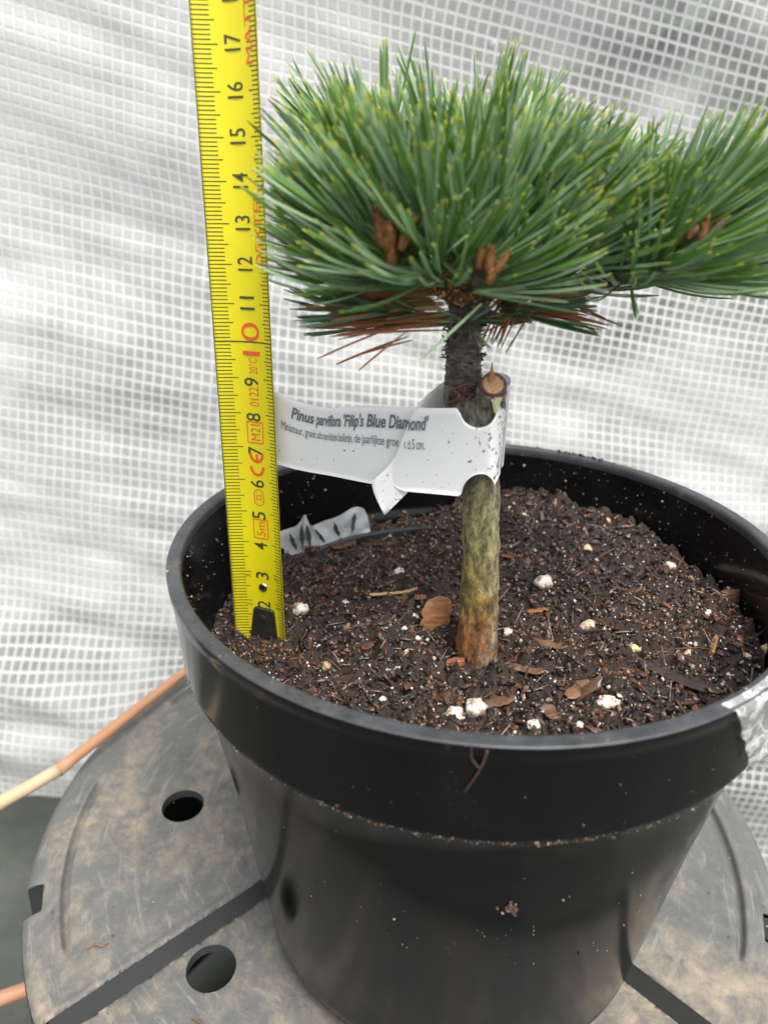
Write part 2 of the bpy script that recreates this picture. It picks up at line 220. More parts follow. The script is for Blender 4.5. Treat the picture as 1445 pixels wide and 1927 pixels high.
def mat_needle(name, dark, light, pale, tipc):
    k = NT(name); s3 = k.sep(k.uv()); U, Vv = s3[0], s3[1]; t = k.attr('tone')
    fr = k.math('FRACT', U)
    green = k.mix(t, dark, light)
    stripe = k.math('SINE', k.math('MULTIPLY', fr, 18.85))
    stripe = k.math('MULTIPLY_ADD', stripe, 0.3, 0.6)
    isin = k.math('GREATER_THAN', U, 1.0)
    c = k.mix(k.math('MULTIPLY', isin, k.math('MULTIPLY', stripe, 0.85)), green, pale)
    basec = k.ramp(Vv, [(0.0, (1, 1, 1)), (0.40, (0, 0, 0))])
    c = k.mix(k.math('MULTIPLY', basec, 0.6), c, (0.17, 0.27, 0.04))
    tip = k.ramp(Vv, [(0.955, (0, 0, 0)), (0.985, (1, 1, 1))])
    c = k.mix(tip, c, tipc)
    b = k.bsdf(c, 0.36, spec=0.5)
    tr = k.n('ShaderNodeBsdfTranslucent'); k.l(k.mix(1.0, c, (1.2, 1.3, 0.6), 'MULTIPLY'), tr.inputs['Color'])
    mx = k.n('ShaderNodeMixShader'); mx.inputs[0].default_value = 0.30
    k.l(b, mx.inputs[1]); k.l(tr.outputs[0], mx.inputs[2])
    return k.done(mx.outputs[0])

def mat_bark():
    k = NT('pine_bark'); o = k.obj(); z = k.sep(o)[2]
    zz = k.n('ShaderNodeMapRange'); k.l(z, zz.inputs[0]); zz.inputs[1].default_value = -0.005; zz.inputs[2].default_value = 0.10
    n0 = k.noise(o, 60, 3)
    zf = k.math('MULTIPLY_ADD', k.math('SUBTRACT', n0, 0.5), 0.16, zz.outputs[0])
    basec = k.ramp(zf, [(0.0, (0.25, 0.085, 0.030)), (0.14, (0.20, 0.095, 0.03)), (0.24, (0.19, 0.14, 0.035)), (0.45, (0.18, 0.17, 0.07)), (0.66, (0.20, 0.19, 0.12)), (0.76, (0.15, 0.14, 0.115)), (0.9, (0.145, 0.13, 0.105)), (1.0, (0.12, 0.10, 0.08))])
    n1 = k.mix(k.math('GREATER_THAN', z, 0.083), k.noise(k.mapping(o, (1, 1, 0.45)), 420, 8, 0.78, 0.2), k.noise(k.mapping(o, (1, 1, 1.6)), 240, 8, 0.8, 0.4))
    n2 = k.noise(o, 70, 5, 0.7, 0.5)
    g = k.ramp(n2, [(0.42, (0, 0, 0)), (0.54, (1, 1, 1))])
    x = k.sep(o)[0]
    right = k.n('ShaderNodeMapRange'); k.l(x, right.inputs[0]); right.inputs[1].default_value = -0.002; right.inputs[2].default_value = 0.004
    c = k.mix(k.math('MULTIPLY', k.math('MULTIPLY', g, right.outputs[0]), 0.8), basec, (0.27, 0.24, 0.17))
    c2 = k.ramp(n1, [(0.36, (0.18, 0.15, 0.13)), (0.48, (0.8, 0.8, 0.8)), (0.62, (2.1, 2.0, 1.8))])
    c = k.mix(1.0, c, c2, 'MULTIPLY')
    n4 = k.noise(k.mapping(o, (1, 1, 3.2)), 190, 4, 0.6)                # short dark cracks and leaf scars
    c = k.mix(k.ramp(n4, [(0.66, (0, 0, 0)), (0.70, (.85, .85, .85))]), c, (0.03, 0.022, 0.014))
    n5 = k.noise(o, 900, 3, 0.6)
    c = k.mix(k.ramp(n5, [(0.66, (0, 0, 0)), (0.72, (.6, .6, .6))]), c, (0.34, 0.31, 0.22))
    return k.done(k.bsdf(c, 0.6, bump=n1, bstr=0.9, bdist=0.0015))

def mat_film():
    k = NT('woven_translucent_film'); s3 = k.sep(k.uv()); U, Vv = s3[0], s3[1]
    o = k.obj()
    def line(c, pitch, w):
        fr = k.math('FRACT', k.math('DIVIDE', c, pitch))
        d = k.math('ABSOLUTE', k.math('SUBTRACT', fr, 0.5))
        mr = k.n('ShaderNodeMapRange', interpolation_type='SMOOTHSTEP'); k.l(d, mr.inputs[0])
        mr.inputs[1].default_value = 0.5 - w - 0.05; mr.inputs[2].default_value = 0.5 - w + 0.05
        return mr.outputs[0]
    a = line(U, 0.58, 0.125); b = line(Vv, 0.62, 0.125)
    th = k.math('MAXIMUM', a, b)
    cross = k.math('MULTIPLY', a, b)
    big = k.noise(o, 7, 4, 0.55, 0.8)
    med = k.noise(o, 34, 4, 0.6)
    white = k.mix(med, (0.74, 0.74, 0.73), (0.83, 0.83, 0.82))
    dif = k.n('ShaderNodeBsdfDiffuse'); k.l(white, dif.inputs['Color'])
    tra = k.n('ShaderNodeBsdfTranslucent'); k.l(white, tra.inputs['Color'])
    m1 = k.n('ShaderNodeMixShader'); m1.inputs[0].default_value = 0.5
    k.l(dif.outputs[0], m1.inputs[1]); k.l(tra.outputs[0], m1.inputs[2])
    clear = k.n('ShaderNodeBsdfTransparent'); clear.inputs['Color'].default_value = (0.97, 0.98, 0.98, 1)
    # how see-through the cell is: cloudy film varies from place to place
    cl = k.ramp(big, [(0.36, (0.14, 0.14, 0.14)), (0.5, (0.42, 0.42, 0.42)), (0.64, (0.62, 0.62, 0.62))])
    cl = k.math('MULTIPLY_ADD', k.math('SUBTRACT', med, 0.5), 0.35, cl)
    # the sheet is cloudier up in the left corner than elsewhere
    s4 = k.sep(o); g1 = k.n('ShaderNodeMapRange'); k.l(k.math('SUBTRACT', s4[2], s4[0]), g1.inputs[0])
    g1.inputs[1].default_value = 0.20; g1.inputs[2].default_value = 0.56; g1.inputs[3].default_value = 1.45; g1.inputs[4].default_value = 0.50
    cl = k.math('MULTIPLY', cl, g1.outputs[0])
    cl = k.math('MULTIPLY', cl, k.math('SUBTRACT', 1.0, k.math('MULTIPLY_ADD', cross, 0.05, k.math('MULTIPLY', th, 0.93))), clamp=True)
    m2 = k.n('ShaderNodeMixShader'); k.l(cl, m2.inputs[0]); k.l(m1.outputs[0], m2.inputs[1]); k.l(clear.outputs[0], m2.inputs[2])
    gl = k.n('ShaderNodeBsdfGlossy'); gl.inputs['Roughness'].default_value = 0.32
    fn = k.n('ShaderNodeFresnel'); fn.inputs['IOR'].default_value = 1.4
    bn = k.n('ShaderNodeBump'); bn.inputs['Strength'].default_value = 0.35; bn.inputs['Distance'].default_value = 0.002
    k.l(th, bn.inputs['Height'])
    for nd in (gl, dif, tra): k.l(bn.outputs[0], nd.inputs['Normal'])
    m3 = k.n('ShaderNodeMixShader'); k.l(k.math('MULTIPLY', fn.outputs[0], 0.3), m3.inputs[0]); k.l(m2.outputs[0], m3.inputs[1]); k.l(gl.outputs[0], m3.inputs[2])
    return k.done(m3.outputs[0])

def mat_yellow():
    k = NT('yellow_tape_lacquer'); n = k.noise(k.obj(), 120, 4)
    c = k.mix(n, (0.58, 0.505, 0.006), (0.65, 0.565, 0.009))
    return k.done(k.bsdf(c, 0.34, spec=0.45))

def mat_label():
    k = NT('white_label_plastic'); o = k.obj()
    n = k.noise(o, 60, 4)
    c = k.mix(n, (0.76, 0.77, 0.77), (0.83, 0.84, 0.84))
    s3 = k.sep(k.uv())
    sp = k.noise(o, 620, 4, 0.65)
    side = k.n('ShaderNodeMapRange'); k.l(s3[0], side.inputs[0]); side.inputs[1].default_value = 0.5; side.inputs[2].default_value = 1.0
    thr = k.math('MULTIPLY_ADD', side.outputs[0], -0.125, 0.685)
    spk = k.math('GREATER_THAN', sp, thr)
    c = k.mix(k.math('MULTIPLY', spk, 0.85), c, (0.10, 0.075, 0.055))
    b = k.bsdf(c, 0.42)
    tr = k.n('ShaderNodeBsdfTranslucent'); k.l(c, tr.inputs['Color'])
    mx = k.n('ShaderNodeMixShader'); mx.inputs[0].default_value = 0.18
    k.l(b, mx.inputs[1]); k.l(tr.outputs[0], mx.inputs[2])
    return k.done(mx.outputs[0])

def mat_perlite(name='perlite', tint=(1, 1, 1)):
    k = NT(name); o = k.obj(); n = k.noise(o, 700, 5, 0.7); n2 = k.noise(o, 260, 3)
    n3 = k.noise(o, 480, 5, 0.7)
    c = k.ramp(n2, [(0.35, (0.74, 0.71, 0.66)), (0.52, (0.62, 0.56, 0.48)), (0.66, (0.30, 0.20, 0.13))])
    c = k.mix(k.ramp(n3, [(0.50, (0, 0, 0)), (0.57, (.85, .85, .85))]), c, (0.22, 0.13, 0.08))
    c = k.mix(1.0, c, tint, 'MULTIPLY')
    return k.done(k.bsdf(c, 0.7, bump=n, bstr=0.7, bdist=0.0008))

def mat_wood(name, a, b, sc=300):
    k = NT(name); o = k.obj(); n = k.noise(k.mapping(o, (1, 0.25, 1)), sc, 6, 0.7, 0.3)
    return k.done(k.bsdf(k.mix(n, a, b), 0.6, bump=n, bstr=0.6, bdist=0.0008))

def mat_clear():
    k = NT('clear_crinkled_plastic'); n = k.noise(k.obj(), 160, 5, 0.6, 1.0)
    cr = k.ramp(n, [(0.45, (0.05, 0.05, 0.05)), (0.56, (0.5, 0.5, 0.5)), (0.60, (0.1, 0.1, 0.1))])
    tr = k.n('ShaderNodeBsdfTransparent'); df = k.bsdf((0.75, 0.75, 0.74), 0.25, bump=n, bstr=0.6, bdist=0.002)
    mx = k.n('ShaderNodeMixShader'); k.l(k.math('ADD', cr, 0.2), mx.inputs[0])
    k.l(tr.outputs[0], mx.inputs[1]); k.l(df, mx.inputs[2]); return k.done(mx.outputs[0])

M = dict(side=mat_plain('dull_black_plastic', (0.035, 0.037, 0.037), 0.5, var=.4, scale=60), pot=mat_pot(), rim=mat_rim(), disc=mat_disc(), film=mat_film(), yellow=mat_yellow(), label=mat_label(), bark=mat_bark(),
    soil=mat_soil('potting_soil', (0.012, 0.008, 0.006), (0.034, 0.020, 0.013), (0.075, 0.040, 0.024), 420),
    crumb=mat_tone('soil_crumb', [(0.0, (0.010, 0.0075, 0.006)), (0.45, (0.042, 0.024, 0.016)), (0.8, (0.12, 0.055, 0.030)), (0.93, (0.16, 0.07, 0.03)), (1.0, (0.30, 0.22, 0.15))], 0.30, spec=0.6),
    needle=mat_needle('green_needles', (0.062, 0.150, 0.020), (0.165, 0.31, 0.05), (0.42, 0.57, 0.42), (0.46, 0.48, 0.08)),
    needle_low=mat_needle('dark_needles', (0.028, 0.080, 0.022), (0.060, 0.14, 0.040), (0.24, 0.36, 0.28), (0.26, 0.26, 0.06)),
    brown=mat_needle('dead_needles', (0.30, 0.105, 0.035), (0.48, 0.185, 0.07), (0.46, 0.20, 0.09), (0.30, 0.14, 0.07)),
    bud=mat_tone('bud_scales', [(0.0, (0.12, 0.045, 0.016)), (0.5, (0.34, 0.14, 0.045)), (1.0, (0.58, 0.34, 0.15))], 0.6, 800),
    cut=mat_tone('cut_wood', [(0.0, (0.10, 0.045, 0.04)), (0.45, (0.20, 0.10, 0.075)), (0.6, (0.42, 0.24, 0.11)), (1.0, (0.52, 0.32, 0.15))], 0.6, 500),
    perl=mat_perlite(), black_ink=mat_plain('black_ink', (0.045, 0.05, 0.02), 0.5), red_ink=mat_plain('red_ink', (0.62, 0.085, 0.02), 0.5),
    grey_ink=mat_plain('grey_ink', (0.10, 0.125, 0.15), 0.6), steel=mat_plain('rivet_steel', (0.55, 0.55, 0.5), 0.22, 1.0),
    hook=mat_plain('black_hook_enamel', (0.018, 0.019, 0.016), 0.24), clear=mat_clear(),
    cane_red=mat_wood('orange_cane', (0.29, 0.14, 0.07), (0.40, 0.21, 0.115), 90), cane=mat_wood('bamboo', (0.34, 0.27, 0.16), (0.48, 0.38, 0.24), 90),
    scrap=mat_plain('dirty_white_plastic', (0.48, 0.50, 0.52), 0.5, var=0.25, scale=200))

# ---------------------------------------------------------------- ground
def build_ground():
    k = NT('dark_ground'); o = k.obj(); n = k.noise(o, 9, 6, 0.65); n2 = k.noise(o, 60, 5, 0.7)
    c = k.ramp(n, [(0.35, (0.050, 0.054, 0.048)), (0.55, (0.085, 0.092, 0.078)), (0.7, (0.06, 0.085, 0.04))])
    c = k.mix(k.math('MULTIPLY', n2, 0.5), c, (0.02, 0.02, 0.017))
    mt = k.done(k.bsdf(c, 0.8, bump=n2, bstr=0.5, bdist=0.004))
    V, F = [], []
    N = 60
    for j in range(N + 1):
        for i in range(N + 1):
            a = (i / N * 2 - 1); b = (j / N * 2 - 1)
            x = 2500 * a * abs(a) ** 1.6; y = 2500 * b * abs(b) ** 1.6
            V.append((x, y, -27 + 1.2 * nz(x * .05, y * .05)))
    for j in range(N):
        for i in range(N):
            q = j * (N + 1) + i; F.append((q, q + 1, q + N + 2, q + N + 1))
    o = mesh('ground', V, F, mt, smooth=True); o['kind'] = 'structure'
    tag(o, 'dark greenish ground far below the pots', 'ground', kind='structure')
build_ground()

def build_hedge():
    k = NT('shrub_leaves'); t = k.attr('tone')
    c = k.ramp(t, [(0, (0.03, 0.045, 0.03)), (0.6, (0.055, 0.085, 0.045)), (1, (0.12, 0.13, 0.10))])
    mt = k.done(k.bsdf(c, 0.55))
    R = random.Random(5); V, F, T = [], [], []
    for i in range(9500):
        x = R.uniform(-150, 150); y = R.gauss(150, 9); z = R.uniform(-27, 66) + 6 * nz(x * .04, y * .05)
        a = Vector((R.gauss(0, 1), R.gauss(0, 1), R.gauss(0, .6))).normalized(); b = a.cross(Vector((R.gauss(0, 1), R.gauss(0, 1), R.gauss(0, 1)))).normalized()
        L = R.uniform(4, 10); w = L * .35; p = Vector((x, y, z)); q = len(V); nn = a.cross(b) * .3
        V += [tuple(p - a * L), tuple(p + b * w + nn), tuple(p + a * L), tuple(p - b * w + nn)]; F += [(q, q + 1, q + 2), (q, q + 2, q + 3)]; T += [R.random()] * 4
    o = mesh('shrubbery', V, F, mt, tone=T)
    tag(o, 'blurred dark green shrubbery behind the translucent sheeting', 'shrubs', kind='stuff')
build_hedge()

# ---------------------------------------------------------------- film
def film_y(x, z):
    t = [(-28, 19.0), (-10, 20.5), (3, 22.8), (19, 25.8), (32, 25.2), (48, 24.0)]
    y = t[-1][1]
    for (z0, y0), (z1, y1) in zip(t, t[1:]):
        if z <= z1:
            a = max(0, (z - z0) / (z1 - z0)); y = y0 + (y1 - y0) * a; break
    side = sstep(11.5, 20, abs(x + 2))
    y -= 2.6 * side * sstep(2, -12, z)
    return y
def build_film():
    V, F, UV = [], [], []
    nx, ny = 250, 230
    x0, x1 = -46, 40
    for j in range(ny + 1):
        b = j / ny
        for i in range(nx + 1):
            x = x0 + (x1 - x0) * i / nx
            zb = -14.6 if x < -11 else -14.6 - 8 * sstep(-11, 6, x)
            zb += .35 * nz(x * .35, 2)
            z = 46 + (zb - 46) * b
            hgt = sstep(-8, 30, z)
            # folds: long diagonal ridges running down to the right, shallower puckers below
            q = z + 0.32 * x
            y = film_y(x, z)
            y += 1.2 * nz(q * .085 + 3, x * .02, 1) + 0.38 * nz(q * .22, x * .045 + 9, 4)
            y += 0.17 * nz(q * .55 + 2, x * .12, 7) + .06 * nz(q * 1.0, x * .3, 11) + 0.14 * hgt * nz(q * .42 + 6, x * .09 + 2, 17)
            y += (1 - hgt) * (.20 * nz(z * .6, x * .16, 15) + .03 * nz(z * 1.5, x * .5, 18))
            y += .22 * math.exp(-((z + 10.6 + .03 * x) / .8) ** 2)          # rolled hem line
            V.append((x, y, z))
    nxx = nx + 1
    # uv: real length down the sheet, threads droop to the right
    for j in range(ny + 1):
        for i in range(nxx):
            x, y, z = V[j * nxx + i]
            slope = 0.05 + 0.17 * sstep(-12, 34, z)
            q = z + .32 * x
            vv = z + slope * (x + 15) + .35 * nz(x * .06, z * .08, 21) + .5 * nz(q * .14, x * .04, 26)
            uu = x - .085 * z + .30 * nz(x * .1, z * .1, 31) + .3 * nz(q * .18, x * .05, 36)
            UV.append((uu + 100, vv + 100))
    for j in range(ny):
        for i in range(nx):
            q = j * nxx + i; F.append((q, q + 1, q + nxx + 1, q + nxx))
    o = mesh('greenhouse_sheet', V, F, M['film'], smooth=True, uv=UV, origin=(0, 20, -12))
    tag(o, 'wrinkled white translucent sheeting with woven square grid hanging behind the plant', 'plastic sheet')
build_film()

# ---------------------------------------------------------------- upturned container
DC = (-1.85, 3.0); DR = 14.42
def build_container():
    P = thing('upturned_container', 'dusty black upturned container with round holes under the plant pot', 'container', (DC[0], DC[1], -24))
    holes = [(-10.95, 3.0, .86), (-8.44, -3.32, .85), (8.9, 6.2, .86), (-5.6, 12.2, .86), (4.2, 11.5, .86)]
    notch = [(math.radians(198.5), .042 * 1.05), (math.radians(-21.5), .045)]
    GC = (-1.85, 4.05)                      # the radial steps meet here
    def edge(r, th):
        for a, w in notch:
            d = (th - a + math.pi) % (2 * math.pi) - math.pi
            if abs(d) < w: return min(r, DR - .62)
        return r
    def height(x, y):
        th = math.atan2(y - GC[1], x - GC[0])
        rr = math.hypot(x - GC[0], y - GC[1])
        # front sector between -46 deg and -137.5 deg is recessed
        def dist(a):                        # signed distance to the ray at angle a
            return -(x - GC[0]) * math.sin(a) + (y - GC[1]) * math.cos(a)
        dl = dist(math.radians(-138.2)); dr = dist(math.radians(-44.8))
        a1 = sstep(-.13, .03, dl) ; a2 = sstep(-.13, .03, -dr)
        f = a1 * a2
        z = -.85 * f + .07 * (math.exp(-((dl + .30) / .14) ** 2) if dr < 0 else 0)
        dd = math.hypot(x - DC[0], y - DC[1]); tt = math.degrees(math.atan2(y - DC[1], x - DC[0])) % 360
        for c0, c1 in ((173, 211), (124, 152), (330, 372), (200, 201)):
            t2 = tt if tt >= c0 - 5 else tt + 360
            w = sstep(c0, c0 + 3, t2) * (1 - sstep(c1 - 3, c1, t2))
            z += w * (.10 * math.exp(-((dd - 13.25) / .13) ** 2) - .14 * math.exp(-((dd - 13.02) / .10) ** 2))
        z += .03 * nz(x * .3, y * .3) - .35 * max(0, (dd - (DR - .45)) / .45) ** 2 * .6
        z += -.07 * sstep(6.2, 6.6, dd) + .05
        return z - .05
    NR, NTH = 150, 1000
    rad = [DR * (k / NR) ** .85 for k in range(NR + 1)]
    V, keep, dead = [], [], []
    P2 = []
    for k in range(NR + 1):
        for j in range(NTH):
            th = 2 * math.pi * j / NTH
            r_ = edge(rad[k], th)
            x, y = DC[0] + r_ * math.cos(th), DC[1] + r_ * math.sin(th)
            d_ = False
            for hx, hy, hr in holes:
                d = math.hypot(x - hx, y - hy)
                if d < hr + .035:
                    if d > hr - .11:
                        x, y = hx + (x - hx) * hr / d, hy + (y - hy) * hr / d
                    else: d_ = True
            for ang, sg in ((-138.2, 1), (-44.8, -1)):          # a clean wall along the radial steps
                ca, sa = math.cos(math.radians(ang)), math.sin(math.radians(ang))
                if (x - GC[0]) * ca + (y - GC[1]) * sa > 1 and not any(math.hypot(x - hx, y - hy) < hr + .06 for hx, hy, hr in holes):
                    dd_ = (-(x - GC[0]) * sa + (y - GC[1]) * ca) * sg
                    new = -.13 if -.21 < dd_ < -.05 else (.03 if -.05 <= dd_ < .11 else dd_)
                    x += -sa * (new - dd_) * sg; y += ca * (new - dd_) * sg
            dead.append(d_); P2.append((x, y)); V.append((x, y, height(x, y)))
    F = []
    for k in range(NR):
        for j in range(NTH):
            j2 = (j + 1) % NTH
            q = (k * NTH + j, k * NTH + j2, (k + 1) * NTH + j2, (k + 1) * NTH + j)
            if not any(dead[i] for i in q): F.append(q)
    for fi, q in enumerate(F):                              # the step's wall gets corners of its own, so its edges stay crisp
        zz_ = [V[i][2] for i in q]
        if max(zz_) - min(zz_) > .12 and math.hypot(V[q[0]][0] - DC[0], V[q[0]][1] - DC[1]) < DR - .5:
            b0 = len(V); V += [V[i] for i in q]; F[fi] = (b0, b0 + 1, b0 + 2, b0 + 3)
    # thickness: walls of the holes
    for hx, hy, hr in holes:
        b0 = len(V)
        for j in range(48):
            a = 2 * math.pi * j / 48; x, y = hx + hr * 1.0 * math.cos(a), hy + hr * math.sin(a); z = height(x, y)
            V += [(x, y, z), (hx + (x - hx) * .97, hy + (y - hy) * .97, z - .35)]
        for j in range(48):
            a, b = b0 + 2 * j, b0 + 2 * ((j + 1) % 48); F.append((a, a + 1, b + 1, b))
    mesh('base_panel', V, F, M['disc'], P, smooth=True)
    # side wall, going down and flaring out a little
    V, F = [], []
    prof = [(0.0, -.2), (.05, -.5), (.12, -2), (.5, -8), (1.0, -14), (1.6, -23.5), (1.9, -23.6), (1.9, -24.6), (1.6, -24.6), (1.4, -23.4), (.8, -14), (-.1, -2), (-.15, -.6)]
    n = 310
    for j in range(n):
        th = 2 * math.pi * j / n
        e = edge(DR, th)
        for dr_, z in prof:
            rr = (e if z > -2.4 else DR) + dr_
            zz = z
            x, y = DC[0] + rr * math.cos(th), DC[1] + rr * math.sin(th)
            if z == -.2: zz = height(x * .999, y * .999) - .01
            V.append((x, y, zz))
    m_ = len(prof)
    for j in range(n):
        for i in range(m_ - 1):
            a = j * m_ + i; b = ((j + 1) % n) * m_ + i; F.append((a, a + 1, b + 1, b))
    mesh('side_wall', V, F, M['side'], P, smooth=True)
build_container()

# ---------------------------------------------------------------- plant pot
H = 14.18
def lathe(name, prof, mat, parent, n=200, wob=None, closed=False, smooth=True):
    V, F = [], []
    m_ = len(prof)
    for j in range(n):
        th = 2 * math.pi * j / n
        for i, (r_, z) in enumerate(prof):
            w = wob(th, z) if wob else 0
            V.append(((r_ + w) * math.cos(th), (r_ + w) * math.sin(th), z))
    for j in range(n):
        for i in range(m_ if closed else m_ - 1):
            a = j * m_ + i; b = ((j + 1) % n) * m_ + i; c = j * m_ + (i + 1) % m_; d = ((j + 1) % n) * m_ + (i + 1) % m_
            F.append((a, b, d, c))
    return mesh(name, V, F, mat, parent, smooth=smooth)
POT = thing('plant_pot', 'round black plastic nursery pot filled with soil standing on the upturned container', 'plant pot', (0, 0, 0))
def wob(th, z): return (.035 * math.sin(2 * th + 1) + .02 * math.sin(3 * th)) * sstep(4, 14, z)
lathe('rim', [(8.58, H - .32), (8.56, H - .10), (8.60, H - .03), (8.63, H), (8.93, H - .01), (8.955, H - .02), (8.965, H - .045)], M['rim'], POT, wob=wob)
lathe('collar', [(8.965, H - .045), (8.96, H - .26), (8.90, H - .36), (8.89, H - .55), (8.77, H - 2.55), (8.78, H - 2.68), (8.74, H - 2.77), (8.66, H - 2.79), (8.42, H - 2.80)], M['pot'], POT, wob=wob)
lathe('body', [(8.42, H - 2.80), (8.38, H - 2.86), (8.22, H - 4.2), (7.7, H - 7.4), (7.1, 2.3), (6.85, .6), (6.80, .12), (6.72, 0.04), (6.4, .03), (6.3, .3), (0.01, .35)], M['pot'], POT, wob=wob)
lathe('inner_wall', [(8.58, H - .32), (8.50, H - 1.0), (8.40, H - 2.6), (8.34, H - 2.85), (8.20, H - 3.1), (7.9, H - 5.5), (7.4, 6)], M['pot'], POT, wob=wob)

def build_clear():
    V, F = [], []
    n, m_ = 40, 18
    for j in range(m_ + 1):
        b = j / m_
        for i in range(n + 1):
            a = i / n
            left = -60.9 + 9.5 * b ** .8 + 1.2 * nz(b * 4, 3)
            ang = math.radians(left + (-22 - left) * a)
            z = H - .02 - b * 2.2 + .25 * a * b * nz(a * 6, 1)
            peel = .9 * sstep(.25, 1, b) * sstep(.0, .35, a)
            rr = 8.99 - .1 * b + peel * (0.3 + .3 * nz(a * 7, b * 4, 5)) + .05 * nz(a * 16, b * 9, 3) + .02
            if j == 0: rr, z = 8.7, H + .02
            if j == 1: rr = 8.985; z = H - .03
            V.append((rr * math.cos(ang), rr * math.sin(ang), z))
    for j in range(m_):
        for i in range(n):
            q = j * (n + 1) + i; F.append((q, q + 1, q + n + 2, q + n + 1))
    o = mesh('clear_sticker', V, F, M['clear'], POT, smooth=True); o['label'] = 'crinkled clear plastic sticker wrapped over the right of the rim'
build_clear()

# ---------------------------------------------------------------- soil
CT = D['ct']
def soil_z(x, y):
    sw = sz = 0
    for cx, cy, cz in CT:
        w = 1 / ((cx - x) ** 2 + (cy - y) ** 2 + 2.0) ** 1.5; sw += w; sz += w * cz
    return sz / sw
def soil_h(x, y):
    z = soil_z(x, y)
    z += .24 * nz(x * .7, y * .7, 2) + .55 * abs(nz(x * 1.3, y * 1.3, 5)) + .22 * nz(x * 3.5, y * 3.5, 9) + .11 * nz(x * 6, y * 6, 12) + .06 * nz(x * 14, y * 14, 14)
    d = math.hypot(x - .1, y + 1.3)
    z -= .35 * math.exp(-((d - .85) / .35) ** 2) * (1 if y < -.6 else .6)
    z += .45 * math.exp(-(((x + 3.1) / 1.2) ** 2 + ((y + .6) / .8) ** 2))
    z += .25 * math.exp(-(((x + 6.3) / 1.0) ** 2 + ((y + 1.6) / .5) ** 2))
    return z
def build_soil():
    V, F = [], []
    NR, NTH = 110, 520
    for k in range(NR + 1):
        r_ = 8.36 * (k / NR) ** .8
        for j in range(NTH):
            th = 2 * math.pi * j / NTH; x, y = r_ * math.cos(th), r_ * math.sin(th)
            V.append((x, y, soil_h(x, y)))
    for k in range(NR):
        for j in range(NTH):
            j2 = (j + 1) % NTH; F.append((k * NTH + j, k * NTH + j2, (k + 1) * NTH + j2, (k + 1) * NTH + j))
    o = mesh('potting_soil', V, F, M['soil'], smooth=True)
    tag(o, 'damp dark brown potting soil filling the black pot', 'soil', kind='stuff')
build_soil()

ICO_V = [(0, 0, 1), (.894, 0, .447), (.276, .851, .447), (-.724, .526, .447), (-.724, -.526, .447), (.276, -.851, .447), (.724, .526, -.447), (-.276, .851, -.447), (-.894, 0, -.447), (-.276, -.851, -.447), (.724, -.526, -.447), (0, 0, -1)]
ICO_F = [(0, 1, 2), (0, 2, 3), (0, 3, 4), (0, 4, 5), (0, 5, 1), (1, 6, 2), (2, 7, 3), (3, 8, 4), (4, 9, 5), (5, 10, 1), (2, 6, 7), (3, 7, 8), (4, 8, 9), (5, 9, 10), (1, 10, 6), (6, 11, 7), (7, 11, 8), (8, 11, 9), (9, 11, 10), (10, 11, 6)]
def rotm(R):
    return Matrix.Rotation(R.uniform(0, 6.28), 3, 'Z') @ Matrix.Rotation(R.uniform(0, 3.14), 3, 'X') @ Matrix.Rotation(R.uniform(0, 6.28), 3, 'Y')
def lumps(R, pts, smooth=False):
    """pts: (x, y, z, (sx, sy, sz), rot, tone)"""
    V, F, T = [], [], []
    for x, y, z, sc, rm, t in pts:
        q = len(V)
        for v in ICO_V:
            k = R.uniform(.65, 1.25)
            w = rm @ Vector((v[0] * sc[0] * k, v[1] * sc[1] * k, v[2] * sc[2] * k))
            V.append((x + w.x, y + w.y, z + w.z)); T.append(t)
        F += [(a + q, b + q, c + q) for a, b, c in ICO_F]
    return V, F, T
def disc_pt(R, rmax=8.25):
    while True:
        x, y = R.uniform(-rmax, rmax), R.uniform(-rmax, rmax)
        if x * x + y * y < rmax * rmax: return x, y
